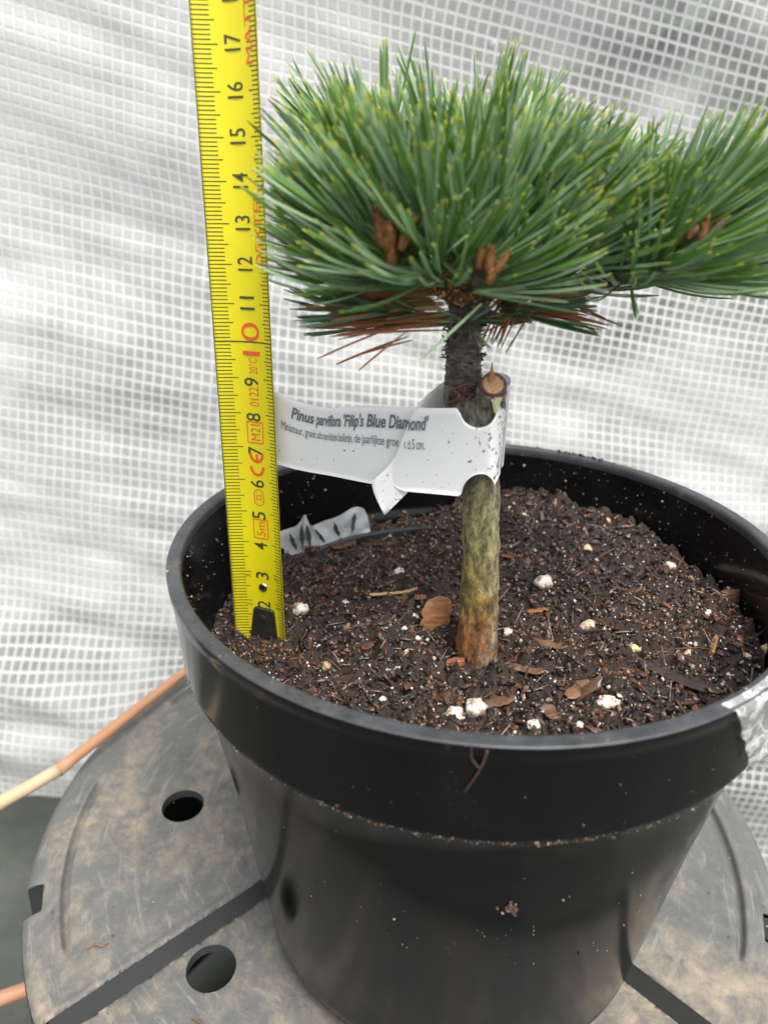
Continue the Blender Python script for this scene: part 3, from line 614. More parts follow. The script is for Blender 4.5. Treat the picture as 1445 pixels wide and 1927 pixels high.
def build_crumbs():
    R = random.Random(11); pts = []
    for i in range(16000):
        x, y = disc_pt(R)
        s_ = .028 * math.exp(abs(R.gauss(0, .75)))
        s_ = min(s_, .11)
        t = min(.88, max(0, R.random() ** 1.2 * .75 + .55 * nz(x * .5, y * .5, 40)))
        if R.random() < .03: t = R.uniform(.9, 1)
        e = R.uniform(.5, 1.6)
        pts.append((x, y, soil_h(x, y) + s_ * .35, (s_ * e, s_, s_ * R.uniform(.5, 1)), rotm(R), t))
    # fibres and slivers
    for i in range(1100):
        x, y = disc_pt(R); L = R.uniform(.12, .5); w = R.uniform(.012, .035)
        rm = Matrix.Rotation(R.uniform(0, 6.28), 3, 'Z') @ Matrix.Rotation(R.gauss(0, .45), 3, 'Y')
        pts.append((x, y, soil_h(x, y) + .05 + L * .1, (L, w, w), rm, R.choice([R.uniform(.2, .7), R.uniform(.75, .97)])))
    for i in range(430):                                     # bark bits
        x, y = disc_pt(R); L = R.uniform(.10, .20) * (1 + 1.6 * R.random() ** 3)
        rm = Matrix.Rotation(R.uniform(0, 6.28), 3, 'Z') @ Matrix.Rotation(R.gauss(0, .5), 3, 'Y')
        pts.append((x, y, soil_h(x, y) + .06, (L, L * R.uniform(.25, .5), .05), rm, R.uniform(.45, .92)))
    V, F, T = lumps(R, pts)
    o = mesh('soil_crumbs', V, F, M['crumb'], tone=T)
    tag(o, 'loose crumbs, fibres and bark bits strewn over the soil', 'soil crumbs', kind='stuff')
    # fine white specks of perlite
    pts = []
    for i in range(2300):
        x, y = disc_pt(R); s_ = R.uniform(.014, .045) * (2.0 if R.random() < .10 else 1)
        if nz(x * .5, y * .5, 3) < -.25 and R.random() < .6: continue
        pts.append((x, y, soil_h(x, y) + s_ * .8, (s_, s_ * R.uniform(.6, 1), s_ * .8), rotm(R), R.random()))
    V, F, T = lumps(R, pts)
    o = mesh('perlite_specks', V, F, M['perl'], tone=T)
    tag(o, 'tiny white perlite specks scattered all over the soil', 'perlite specks', kind='stuff')
    # crumbs clinging to the pot outside and lying on its rim
    pts = []
    for i in range(900):
        th = R.uniform(0, 6.28) if i < 230 or i % 3 == 0 else R.gauss(-1.5, .55)
        if i < 230:
            rr = R.uniform(8.55, 8.95); z = H + .015
        elif i < 480:
            rr = 8.80; z = H - 2.72 + R.gauss(0, .03)
        else:
            z = H - .4 - R.random() * 9
            rr = 8.93 - (H - z) * .05 if z > H - 2.8 else 8.4 - (H - 2.8 - z) * .145
            rr += wob(th, z)
        if i >= 480 and nz(th * 5, z * .8, 6) < .05: continue
        s_ = R.uniform(.010, .026) * (1.9 if R.random() < .12 else 1)
        pts.append((rr * math.cos(th), rr * math.sin(th), z, (s_, s_ * .8, s_ * .7), rotm(R), R.choice([.4, .7, .85, 1, 1])))
    for i in range(260):                                     # inside wall
        th = R.uniform(-.2, 3.4); z = H - R.uniform(.2, 2.3); rr = 8.5 - (H - z) * .04
        s_ = R.uniform(.012, .035) * (2 if R.random() < .06 else 1)
        pts.append((rr * math.cos(th), rr * math.sin(th), z, (s_, s_, s_), rotm(R), R.choice([.5, .85, .95, 1])))
    for i in range(14):                                      # bigger lumps on the back rim
        th = R.gauss(1.0, .08); s_ = R.uniform(.03, .08)
        pts.append((8.76 * math.cos(th), 8.76 * math.sin(th), H + .04, (s_ * 1.6, s_, s_), rotm(R), R.uniform(.2, .6)))
    V, F, T = lumps(R, pts)
    o = mesh('rim_crumbs', V, F, M['crumb'], tone=T)
    tag(o, 'specks of soil clinging to the rim and sides of the black pot', 'soil specks', kind='stuff')
    # dust and crumbs on the container
    pts = []
    for i in range(240):
        a = R.uniform(2.6, 6.5); rr = R.uniform(7.5, 14); x, y = DC[0] + rr * math.cos(a), DC[1] + rr * math.sin(a)
        s_ = R.uniform(.015, .04); dz = 0 if x < -10.5 or x > 9.5 else -.75
        if dz: continue
        pts.append((x, y, .01 + dz, (s_ * 1.5, s_, s_ * .5), rotm(R), R.choice([.6, .9, 1])))
    V, F, T = lumps(R, pts)
    o = mesh('container_crumbs', V, F, M['crumb'], tone=T)
    tag(o, 'light crumbs scattered on the dusty upturned container', 'crumbs', kind='stuff')
build_crumbs()

# individual perlite grains and bark chips
PERL_L = ['largest round white grain on open soil right of the trunk foot', 'bright white lumpy grain against the front rim below the trunk', 'brown-stained white grain left of the bright lumpy one at the front rim',
 'wide white grain near the front rim, right of the trunk', 'small round white grain below the wide one at the front rim', 'small bright grain lowest of all by the front rim', 'round white grain at the front rim right of the bright lumpy one',
 'cream grain beside the long dark bark sliver at right', 'yellowish grain at the upper end of the long dark bark sliver', 'small cream grain left of the long dark bark sliver', 'pinkish grain in the cluster right of the trunk above the brown chip',
 'small white grain just right of the trunk foot', 'round white grain on the soil behind the straw, left of the trunk', 'spotted round grain just right of the tape measure hook', 'white grain on top of the small soil mound left of trunk',
 'single white grain near the right wall of the pot', 'pinkish grain near the back wall below its brown smear', 'cream grain in the middle of the back soil', 'small blurred grain nearest the trunk at the back', 'small white grain left of the red bark flake',
 'tiny white grain between the yellowish and the cream grain', 'tall cream grain at the right edge of the soil', 'long pale grain lying by the back right wall', 'small white grain at the lower left of the red bark flake', 'tiny round grain below the red bark flake',
 'small pale grain among fibres right of the brown chip', 'small white grain among crumbs front left of trunk', 'dull tan grain in the soil in front of the tape measure']
px = 1 / 62.0
R = random.Random(3)
for (x, y, z, w, h), lab in zip(D['perl'], PERL_L):
    pts = []
    sc_ = px * (1 + max(0, (y + 2)) * .02)
    a, b = w * sc_ * 1.02, h * sc_ * 1.02
    V, F = [], []
    n1, n2 = 9, 12
    sd_ = R.random() * 50
    z0 = soil_h(x, y) + b * .16
    for i in range(n1 + 1):
        ph = math.pi * i / n1
        for j in range(n2):
            t = 2 * math.pi * j / n2
            d = Vector((math.sin(ph) * math.cos(t), math.sin(ph) * math.sin(t), math.cos(ph)))
            k = 1 + .45 * noise.noise(d * 1.6 + Vector((sd_, 0, 0))) + .18 * noise.noise(d * 4 + Vector((sd_, 3, 0)))
            V.append((x + d.x * a * k * .9, y + d.y * (a + b) / 2 * k * .8, z0 + d.z * b * k * .8))
    for i in range(n1):
        for j in range(n2):
            q = i * n2 + j; q2 = i * n2 + (j + 1) % n2; F.append((q, q2, q2 + n2, q + n2))
    tn = ('tan', (.55, .42, .28)) if 'tan' in lab else ('cream', (.88, .76, .56)) if 'cream' in lab else ('yellow', (.9, .85, .5)) if 'yellowish grain' in lab else ('pink', (.85, .66, .55)) if 'pinkish' in lab else None
    if tn and 'perl_' + tn[0] not in M: M['perl_' + tn[0]] = mat_perlite(tn[0] + '_perlite', tn[1])
    o = mesh('perlite_grain', V, F, M['perl_' + tn[0]] if tn else M['perl'], smooth=True, origin=(x, y, z0 - b * .5))
    tag(o, lab, 'perlite grain', 'perlite grains on the soil')

BARK = [('upright reddish bark flake standing just left of the trunk foot', .95, 'c'), ('light brown pointed bark chip right of the trunk foot', .80, 'b'), ('long reddish-brown bark chip in front of the trunk to the right', .78, 'b'),
 ('grey-brown upright sliver of wood in front of the trunk', .70, 'b'), ('straw-coloured flat sliver lying behind the mound left of trunk', 1.0, 'b'), ('small tan seed-like flake at the end of the straw', .9, 'b'), ('long dark bark sliver leaning to the front rim at right', .3, 'b'),
 ('tan splinter with light edge near the front rim', .85, 'b'), ('orange curled bark bit behind and right of the trunk', .93, 'b'), ('dark orange rounded bark chip in front of the trunk foot', .92, 'c'), ('dull reddish bark patch at the back left near the tape', .6, 'b'),
 ('orange bark splinter beside the dark hollow right of trunk', .93, 'b'), ('blocky brown bark piece against the right wall of the pot', .72, 'c'), ('brown bark bit on the front-left soil slope', .6, 'b'), ('dark red bark chip by the front rim among white grains', .75, 'b'), ('thin upright pale twig stub near the right rim', .97, 'u')]
M['chip'] = mat_tone('bark_chip', [(0.0, (0.012, 0.009, 0.007)), (0.3, (0.028, 0.018, 0.013)), (0.6, (0.085, 0.035, 0.02)), (0.75, (0.12, 0.06, 0.03)), (0.88, (0.20, 0.10, 0.045)), (0.93, (0.26, 0.08, 0.025)), (1.0, (0.42, 0.27, 0.12))], 0.5, 350)
for (x, y, z, w, h, ang), (lab, t, mode) in zip(D['bark'], BARK):
    sc_ = px
    L = max(w, h) * sc_ * .5; W = min(w, h) * sc_ * .5
    z0 = soil_h(x, y)
    a = math.radians(ang)
    if mode == 'b':
        if h > w: a += math.pi / 2 if abs(ang) < 70 and ang >= 0 and w < h and L > .8 else 0
        ax = Vector((math.cos(a), math.sin(a) * 1.35, .12)).normalized(); sd2 = Vector((0, 0, 1)).cross(ax).normalized(); up = ax.cross(sd2)
        z0 += .10 + W * .2
    elif mode == 'c':
        ax = Vector((.15, .35, 1)).normalized(); sd2 = Vector((1, .2, 0)).normalized(); up = ax.cross(sd2); z0 += L * .45
        W = w * sc_ * .45; L = h * sc_ * .5
    else:
        ax = Vector((.2, .2, 1)).normalized(); sd2 = Vector((1, 0, 0)); up = ax.cross(sd2); z0 += L * .8
    V, F = [], []
    n = 12; sd_ = R.random() * 60
    T = .05 if mode != 'u' else W
    for i in range(n + 1):
        q = i / n * 2 - 1
        wv = W * (1 - abs(q) ** (5.0 if mode != 'c' else 9.0)) ** .5 * (1 + .6 * nz(q * 3, sd_)) + .01
        c = ax * (q * L) + sd2 * (.12 * W * nz(q * 2, sd_ + 9)) + up * (.25 * L * (q * q) * .3 + .05 * nz(q * 3, sd_ + 4))
        for k1, k2 in ((-1, .3), (-.4, 1.0), (.4, .9), (1, .2), (.5, -.9), (-.5, -.9)):
            v = c + sd2 * (k1 * wv) + up * (k2 * T * (1 + .5 * nz(q * 5, k1 * 3, sd_)))
            V.append((x + v.x, y + v.y, z0 + v.z))
    for i in range(n):
        for j in range(6):
            q = i * 6 + j; q2 = i * 6 + (j + 1) % 6; F.append((q, q2, q2 + 6, q + 6))
    F += [tuple(range(6)), tuple(n * 6 + k for k in range(6))]
    o = mesh('bark_chip', V, F, M['chip'], tone=[t] * len(V), origin=(x, y, z0))
    tag(o, lab, 'bark chip', 'bark chips on the soil')

# ---------------------------------------------------------------- tubes
def tube_data(pts, rads, n=8, V=None, F=None, bump=None, cap=True):
    V = [] if V is None else V; F = [] if F is None else F
    q0 = len(V); P_ = [Vector(p) for p in pts]
    prev = Vector((1, 0, 0))
    for i, p in enumerate(P_):
        d = (P_[min(i + 1, len(P_) - 1)] - P_[max(i - 1, 0)]).normalized()
        a = (prev - d * prev.dot(d))
        a = a.normalized() if a.length > 1e-4 else d.orthogonal().normalized()
        prev = a; b = d.cross(a)
        for j in range(n):
            t = 2 * math.pi * j / n; rr = rads[i]
            v = a * math.cos(t) + b * math.sin(t)
            if bump: rr += bump(p, v, i)
            V.append(tuple(p + v * rr))
    for i in range(len(P_) - 1):
        for j in range(n):
            a = q0 + i * n + j; b = q0 + i * n + (j + 1) % n; F.append((a, b, b + n, a + n))
    if cap:
        F.append(tuple(q0 + k for k in range(n))[::-1]); F.append(tuple(q0 + (len(P_) - 1) * n + k for k in range(n)))
    return V, F
def spline(pts, n):
    P_ = [Vector(p) for p in pts]; out = []
    for i in range(len(P_) - 1):
        p0, p1, p2, p3 = P_[max(i - 1, 0)], P_[i], P_[i + 1], P_[min(i + 2, len(P_) - 1)]
        for k in range(n):
            t = k / n
            out.append(.5 * ((2 * p1) + (p2 - p0) * t + (2 * p0 - 5 * p1 + 4 * p2 - p3) * t * t + (3 * p1 - p0 - 3 * p2 + p3) * t ** 3))
    out.append(P_[-1]); return out

# canes beyond the container
def cane(name, lab, pts, segs, group=None):
    P = thing(name, lab, 'cane', pts[0], group)
    for nm, a, b, ra, rb, mt in segs:
        A, B = Vector(a), Vector(b); n = 14
        c = [A.lerp(B, i / n) + Vector((0, 0, .03 * nz(i * .4, ra))) for i in range(n + 1)]
        rr = [ra + (rb - ra) * i / n + .015 * nz(i * .9, 3) + (.05 if i in (0,) else 0) for i in range(n + 1)]
        V, F = tube_data(c, rr, 14)
        mesh(nm, V, F, M[mt], P, smooth=True)
    return P
c = [Vector(p) for p in D['misc']['cane']]
c[0] = c[1] + (c[1] - c[2]) * 1.2; c[4] = c[3] + (c[3] - c[2]) * .25
cane('bamboo_cane', 'bamboo cane with orange-red upper length lying across the container edge', c, [('bare_section', c[0], c[2], .31, .27, 'cane'), ('orange_section', c[2], c[4], .25, .23, 'cane_red')])
cane('orange_cane', 'short stretch of orange cane sticking out low at the left of the container', [(-22, -2.8, -6.0), (-14.5, -1.0, -6.2)], [('shaft', (-24, -4.2, -6.0), (-14.6, .2, -6.2), .32, .28, 'cane_red')])
for (a, b, r_, lab) in [((-24, -1.0, -10), (-15, 2.5, -9.5), .16, 'upper of two thin dry twigs low beside the container'), ((-22, -5, -14), (-15, -.5, -11), .14, 'lower of two thin dry twigs low beside the container')]:
    V, F = tube_data(spline([a, (Vector(a) + Vector(b)) / 2 + Vector((.2, 0, .5)), b], 6), [r_] * 13, 8)
    tag(mesh('dry_twig', V, F, M['cane'], smooth=True, origin=a), lab, 'twig', 'dry twigs beside the container')

# ---------------------------------------------------------------- buried plastic strip, torn white scrap
st = spline(D['wd']['strip'], 8)
V, F = [], []
for p in st:
    zs = p.z - .05
    V += [(p.x, p.y, zs - .9), (p.x, p.y - .05, zs), (p.x, p.y - .02, zs + .07), (p.x, p.y + .10, zs + .07), (p.x, p.y + .12, zs - .9)]
for i in range(len(st) - 1):
    for j in range(4): F.append((i * 5 + j, i * 5 + j + 1, i * 5 + j + 6, i * 5 + j + 5))
tag(mesh('plastic_strip', V, F, M['rim'], smooth=False, origin=D['wd']['strip'][0]), 'curved black plastic edge half buried in the soil behind the trunk', 'plastic strip')
top, bot = [spline(q, 6) for q in D['wd']['scrap']]
V, F = [], []; nv = 8
for i, (a, b) in enumerate(zip(top, bot)):
    for j in range(nv + 1):
        t = j / nv; p = Vector(a).lerp(Vector(b), t)
        p.y += .04 * math.sin(i * .9) * (1 - t) + .12 * nz(i * .45, t * 2, 8) - .12
        p.z += .05 * nz(i * 1.1, 2) * (1 - t)
        V.append(tuple(p))
for i in range(len(top) - 1):
    for j in range(nv):
        q = i * (nv + 1) + j; F.append((q, q + 1, q + nv + 2, q + nv + 1))
sc_o = tag(mesh('torn_label_scrap', V, F, M['scrap'], smooth=True, origin=D['wd']['scrap'][1][0]), 'torn crumpled white plastic scrap with dark creases at the back left of the soil', 'plastic scrap')
V, F = [], []
Rr = random.Random(9)
for i0 in (4, 9, 15, 20, 25, 29):                       # dark smears between the creases
    if i0 + 2 >= len(top): continue
    a = Vector(top[i0]).lerp(Vector(bot[i0]), .12); b = Vector(top[i0 + 2]).lerp(Vector(bot[i0 + 2]), .8)
    q = len(V); m_ = 8
    for k in range(m_ + 1):
        t = k / m_; p = a.lerp(b, t) + Vector((.04 * nz(t * 3, i0), -.30, 0)); w = .10 * math.sin(math.pi * (t * .9 + .05)) * Rr.uniform(.7, 1.2)
        V += [tuple(p + Vector((-w, 0, 0))), tuple(p + Vector((w, 0, 0)))]
    for k in range(m_): F.append((q + 2 * k, q + 2 * k + 1, q + 2 * k + 3, q + 2 * k + 2))
M['smear'] = mat_plain('dark_smear', (0.06, 0.065, 0.07), 0.6)
mesh('smears', V, F, M['smear'], sc_o)

# root strand on the pot and clump of soil
def on_pot(th, z, e=0.03):
    rr = 8.93 - (H - z) * .06 if z > H - 2.8 else 8.38 - (H - 2.8 - z) * .146
    rr += wob(th, z) + e
    return (rr * math.cos(th), rr * math.sin(th), z)
A, Mi, B = D['misc']['rootA'], D['misc']['rootM'], D['misc']['rootB']
pp = []
for q in (A, Mi, B):
    pp.append(on_pot(math.atan2(q[1], q[0]), min(q[2], H - .1), .05))
V, F = tube_data(spline(pp, 6), [.035, .03, .028, .03, .025, .03, .02, .025, .02, .018, .02, .015, .01][:13], 6)
tube_data(spline([pp[1], on_pot(math.atan2(Mi[1], Mi[0]) - .02, H - .35, .04), on_pot(math.atan2(Mi[1], Mi[0]) - .022, H + .0, .04)], 4), [.02] * 9, 5, V, F)
M['root'] = mat_plain('root_brown', (0.06, 0.03, 0.02), 0.7)
tag(mesh('root_strand', V, F, M['root'], smooth=True, origin=pp[0]), 'thin brown root strand hanging over the front of the pot rim', 'root')
q = D['misc']['clump']; th = math.atan2(q[1], q[0])
pts = []
for i in range(26):
    p = on_pot(th + R.gauss(0, .010), q[2] + R.gauss(0, .12), .04); s_ = R.uniform(.03, .075)
    pts.append((*p, (s_, s_, s_), rotm(R), R.choice([.5, .6, .85, 1])))
V, F, T = lumps(R, pts)
tag(mesh('soil_clump', V, F, M['crumb'], tone=T, origin=on_pot(th, q[2])), 'small tan clump of soil stuck low on the front of the pot', 'soil clump')
# dry debris on container
for (x, y, lab, L, a) in [(-8.2, -5.4, 'dry straw-coloured needle husk on the container, nearest the camera', .55, -.6), (-12.2, -3.3, 'little dry brown curl on the left sector of the container', .35, .3), (-7.9, .2, 'tiny straw fragment beside the pot foot', .22, -.9)]:
    zz = -.80 if lab.startswith('dry straw') else .05
    p0 = Vector((x, y, zz)); d = Vector((math.cos(a), math.sin(a), 0)); e = Vector((-d.y, d.x, 0))
    V, F = tube_data(spline([p0 - d * L, p0 - d * L * .3 + e * .05 + Vector((0, 0, .1)), p0 + d * L * .4 - e * .05 + Vector((0, 0, .06)), p0 + d * L + e * .04], 4), [.01, .025, .035, .04, .035, .03, .035, .04, .035, .025, .02, .02, .01], 6)
    tag(mesh('dry_husk', V, F, M['chip'], tone=[.87] * len(V), smooth=True, origin=(x, y, zz)), lab, 'husk', 'dry bits on the container')

# ---------------------------------------------------------------- tape measure
TP0 = Vector((TAPE['tx'], TAPE['ty'], TAPE['tz'])); 
_sa, _sb = math.sin(TAPE['ta']), math.sin(TAPE['tb'])
TD = Vector((_sa, _sb, math.sqrt(1 - _sa * _sa - _sb * _sb)))
TW = Vector((math.cos(TAPE['wy']), math.sin(TAPE['wy']), 0)); TW = (TW - TD * TW.dot(TD)).normalized()
TN = TW.cross(TD).normalized(); WW = TAPE['ww']
if TN.y > 0: TN = -TN
def tp(fr, s_, e=0.0):
    """point on the printed face: fraction across, centimetres along, height above it"""
    return tuple(TP0 + TD * s_ + TW * (WW * fr) + TN * (e - .22 * 4 * fr * (1 - fr)))
T = thing('tape_measure', 'upright yellow steel tape measure pushed into the soil at left of the pot', 'tape measure', tp(.5, -.4))
V, F = [], []; nf = 16; S0, S1 = -.35, 25.0; ns = 60
for k in range(ns + 1):
    s_ = S0 + (S1 - S0) * k / ns
    for e in (0.0, -.03):
        for i in range(nf + 1): V.append(tp(i / nf, s_, e))
st_ = 2 * (nf + 1)
for k in range(ns):
    for i in range(nf):
        a = k * st_ + i; F.append((a, a + 1, a + st_ + 1, a + st_)); b = a + nf + 1; F.append((b, b + st_, b + st_ + 1, b + 1))
    for i in (0, nf):
        a = k * st_ + i; b = a + nf + 1; F.append((a, a + st_, b + st_, b))
mesh('blade', V, F, M['yellow'], T, smooth=False)
for p_ in bpy.data.objects['blade'].data.polygons: p_.use_smooth = True
V, F = [], []
def tick(f0, f1, s_, w=.026, e=.006):
    q = len(V); m_ = 5
    for i in range(m_ + 1):
        fr = f0 + (f1 - f0) * i / m_
        V.append(tp(fr, s_ - w / 2, e)); V.append(tp(fr, s_ + w / 2, e))
    for i in range(m_): F.append((q + 2 * i, q + 2 * i + 2, q + 2 * i + 3, q + 2 * i + 1))
for k in range(1, 245):
    s_ = k / 10
    if k % 10 == 0: a, b = .345, .80
    elif k % 5 == 0: a, b = .315, .83
    else: a, b = .25, .865
    if s_ < 1.9: b = max(b, .88)
    if k == 100: tick(.006, .994, s_, .035)
    else:
        tick(.006, a, s_); tick(b, .994, s_)
for fr in (.004, .983):                                     # dark edge lines
    q = len(V)
    for k in range(121):
        s_ = S0 + .01 + (S1 - S0 - .02) * k / 120; V += [tp(fr, s_, .005), tp(fr + .012, s_, .005)]
    for k in range(120): F.append((q + 2 * k, q + 2 * k + 1, q + 2 * k + 3, q + 2 * k + 2))
mesh('tick_marks', V, F, M['black_ink'], T)

def text_mesh(s, bold=0.0, shear=0.0):
    cu = bpy.data.curves.new('t', 'FONT'); cu.body = s; cu.size = 1.0; cu.offset = bold; cu.shear = shear
    cu.resolution_u = 4
    ob = bpy.data.objects.new('t', cu); col.objects.link(ob)
    dg = bpy.context.evaluated_depsgraph_get(); ev = ob.evaluated_get(dg); me = ev.to_mesh()
    vs = [tuple(v.co[:2]) for v in me.vertices]; fs = [tuple(p.vertices) for p in me.polygons]
    ev.to_mesh_clear(); bpy.data.objects.remove(ob); bpy.data.curves.remove(cu)
    return vs, fs
def fit_text(s, bold=0.0, shear=0.0, cap=True):
    vs, fs = text_mesh(s, bold, shear)
    x0, x1 = min(v[0] for v in vs), max(v[0] for v in vs)
    y0, y1 = min(v[1] for v in vs), max(v[1] for v in vs)
    return [((x - x0) / (x1 - x0), (y - y0) / (y1 - y0), y) for x, y in vs], fs
def print_on_tape(V, F, s, sa, sb, fa, fb, bold=0.0, e=.007):
    """text reading upwards: from sa to sb along the blade, glyph tops at fa, feet at fb"""
    vs, fs = fit_text(s, bold); q = len(V)
    for u_, v_, _ in vs: V.append(tp(fb + (fa - fb) * v_, sa + (sb - sa) * u_, e))
    F += [tuple(i + q for i in f_) for f_ in fs]
V, F = [], []
for n_ in list(range(2, 10)):
    print_on_tape(V, F, str(n_), n_ - .22, n_ + .02, .435, .70, .008)
for n_ in range(11, 20):
    print_on_tape(V, F, str(n_), n_ - .15, n_ + .20, .44, .70, .008)
for n_, sa in ((3, 2.80), (2, 1.80), (1, .80)):
    print_on_tape(V, F, str(n_), sa, sa + .10, .245, .335, .0)
for n_, sa in ((3, 2.82), (2, 1.82)):
    print_on_tape(V, F, str(n_), sa, sa + .10, .82, .895, .0)
mesh('numerals', V, F, M['black_ink'], T)
V, F = [], []
print_on_tape(V, F, '10', 9.64, 10.52, .435, .76, .0)
print_on_tape(V, F, '20°C', 9.12, 9.56, .53, .69)
print_on_tape(V, F, '0122', 8.22, 8.76, .51, .69)
def stroke(pts, w, e=.007, closed=False):
    q = len(V); n_ = len(pts); seg = n_ if closed else n_ - 1
    for i, (fr, s_) in enumerate(pts):
        a = pts[(i - 1) % n_] if closed or i > 0 else pts[i]; b = pts[(i + 1) % n_] if closed or i < n_ - 1 else pts[i]
        dx, dy = (b[0] - a[0]) * WW, b[1] - a[1]; L = math.hypot(dx, dy) or 1; nx_, ny_ = -dy / L * w / 2, dx / L * w / 2
        V.append(tp(fr + nx_ / WW, s_ + ny_, e)); V.append(tp(fr - nx_ / WW, s_ - ny_, e))
    for i in range(seg):
        a = q + 2 * i; b = q + 2 * ((i + 1) % n_); F.append((a, a + 1, b + 1, b))
def rect(f0, f1, s0, s1, w=.03):
    stroke([(f0, s0), (f1, s0)], w); stroke([(f0, s1), (f1, s1)], w); stroke([(f0, s0 - w / 2), (f0, s1 + w / 2)], w, .0072); stroke([(f1, s0 - w / 2), (f1, s1 + w / 2)], w, .0072)
rect(.44, .73, 7.15, 7.76); print_on_tape(V, F, 'M21', 7.22, 7.69, .50, .68)
rect(.45, .73, 4.17, 4.77); print_on_tape(V, F, '5m', 4.24, 4.70, .505, .675)
def arc(cf, cs, rf, rs, a0, a1, w, n_=18):                  # conformity mark arcs, opening upwards along the blade
    stroke([(cf + rf / WW * math.cos(math.radians(a0 + (a1 - a0) * i / n_)), cs + rs * math.sin(math.radians(a0 + (a1 - a0) * i / n_))) for i in range(n_ + 1)], w)
arc(.585, 6.44, .20, .27, 180, 360, .085)
arc(.585, 6.84, .20, .27, 180, 360, .085)
stroke([(.585, 6.60), (.585, 6.80)], .075, .0075)
ring = []
for i in range(24):
    a = 2 * math.pi * i / 24; ring.append((.585 + .15 / WW * math.cos(a), 5.47 + (.12 if math.sin(a) > 0 else -.12) + .13 * math.sin(a)))
stroke(ring, .03, closed=True)
for s_ in (5.41, 5.53): stroke([(.545, s_), (.625, s_)], .025)
for fr in (.545, .625): stroke([(fr, 5.36), (fr, 5.58)], .025, .0075)
mesh('red_print', V, F, M['red_ink'], T)
V, F = [], []
print_on_tape(V, F, 'DEXTER', 11.95, 13.82, .775, .905, .0, .009)
mesh('brand_lettering', V, F, M['red_ink'], T)
V, F = [], []
print_on_tape(V, F, 'MATT', 16.55, 17.95, .78, .90, .0, .009)
mesh('finish_lettering', V, F, M['red_ink'], T)
# end hook with rivets
hk = [(.36, 1.70), (.385, 1.78), (.43, 1.80), (.72, 1.77), (.77, 1.74), (.79, 1.66), (.86, .2), (.87, -.45), (.22, -.45), (.23, .2)]
cx_, cs_ = sum(a for a, b in hk) / len(hk), sum(b for a, b in hk) / len(hk)
def hookp(fr, s_, e): 
    return tuple(TP0 + TD * s_ + TW * (WW * fr) + TN * (e - .22 * 4 * fr * (1 - fr) * .75 - .01))
V, F = [], []
for sc1, e in ((1.0, -.08), (1.0, .02), (.93, .05)):
    for fr, s_ in hk: V.append(hookp(cx_ + (fr - cx_) * sc1, cs_ + (s_ - cs_) * (1 - (1 - sc1) * .5), e))
n_ = len(hk)
for L_ in (0, 1):
    for i in range(n_): F.append((L_ * n_ + i, L_ * n_ + (i + 1) % n_, (L_ + 1) * n_ + (i + 1) % n_, (L_ + 1) * n_ + i))
F.append(tuple(2 * n_ + i for i in range(n_)))
hook = mesh('end_hook', V, F, M['hook'], T)
def rivet(fr, s_, e, r_, mt, par):
    c_ = Vector(hookp(fr, s_, e)) if par is hook else Vector(tp(fr, s_, e)); V, F = [], []
    for i in range(7):
        ph = math.pi / 2 * i / 6
        for j in range(20):
            t = 2 * math.pi * j / 20
            V.append(tuple(c_ + (TW * math.cos(t) + TD * math.sin(t)) * (r_ * math.cos(ph)) + TN * (r_ * .38 * math.sin(ph))))
    for i in range(6):
        for j in range(20): F.append((i * 20 + j, i * 20 + (j + 1) % 20, i * 20 + 20 + (j + 1) % 20, i * 20 + 20 + j))
    mesh('rivet', V, F, M[mt], par, smooth=True)
rivet(.565, 2.48, .0, .155, 'steel', T)
rivet(.54, 1.42, .05, .16, 'hook', hook); rivet(.56, .52, .05, .16, 'hook', hook)

# ---------------------------------------------------------------- plant label looped round the trunk
LB = thing('plant_label', 'white plastic loop label with grey plant name wrapped round the trunk', 'plant label', D['lab2'][20][1])
def station(tab, t):
    for a, b in zip(tab, tab[1:]):
        if t <= b[2]:
            k = max(0, (t - a[2]) / (b[2] - a[2])); return Vector(a[0]).lerp(Vector(b[0]), k), Vector(a[1]).lerp(Vector(b[1]), k)
    return Vector(tab[-1][0]), Vector(tab[-1][1])
def panel(name, tab, nv=14, uvr=(0, 1), curl=0.0, par=None, sub=0):
    V, F, UV = [], [], []
    if sub:
        tp_, bt_ = spline([q[0] for q in tab], sub), spline([q[1] for q in tab], sub)
    else: tp_, bt_ = [Vector(q[0]) for q in tab], [Vector(q[1]) for q in tab]
    n_ = len(tp_)
    for layer in (0, 1):
        for i in range(n_):
            tn = (tp_[min(i + 1, n_ - 1)] - tp_[max(i - 1, 0)]).normalized(); dn = (bt_[i] - tp_[i]).normalized(); nn = tn.cross(dn).normalized()
            for j in range(nv + 1):
                v_ = j / nv; p = tp_[i].lerp(bt_[i], v_) + nn * (curl * math.sin(math.pi * v_) + layer * .018)
                V.append(tuple(p)); UV.append((uvr[0] + (uvr[1] - uvr[0]) * i / (n_ - 1), v_))
    o_ = n_ * (nv + 1)
    for i in range(n_ - 1):
        for j in range(nv):
            q = i * (nv + 1) + j; F.append((q, q + 1, q + nv + 2, q + nv + 1)); F.append((o_ + q, o_ + q + nv + 1, o_ + q + nv + 2, o_ + q + 1))
        for j in (0, nv):
            q = i * (nv + 1) + j; F.append((q, q + nv + 1, o_ + q + nv + 1, o_ + q))
    for i in (0, n_ - 1):
        for j in range(nv):
            q = i * (nv + 1) + j; F.append((q, q + 1, o_ + q + 1, o_ + q))
    return mesh(name, V, F, M['label'], par or LB, smooth=False, uv=UV)
p1 = panel('written_strip', D['lab1'], uvr=(0, .45), sub=5)
p2 = panel('front_loop', D['lab2'], uvr=(.45, 1))
p3 = panel('back_loop', D['lab3'], uvr=(.5, .0), sub=5)
p4 = panel('torn_tail', D['tail'], uvr=(.5, .6), sub=4, nv=8)
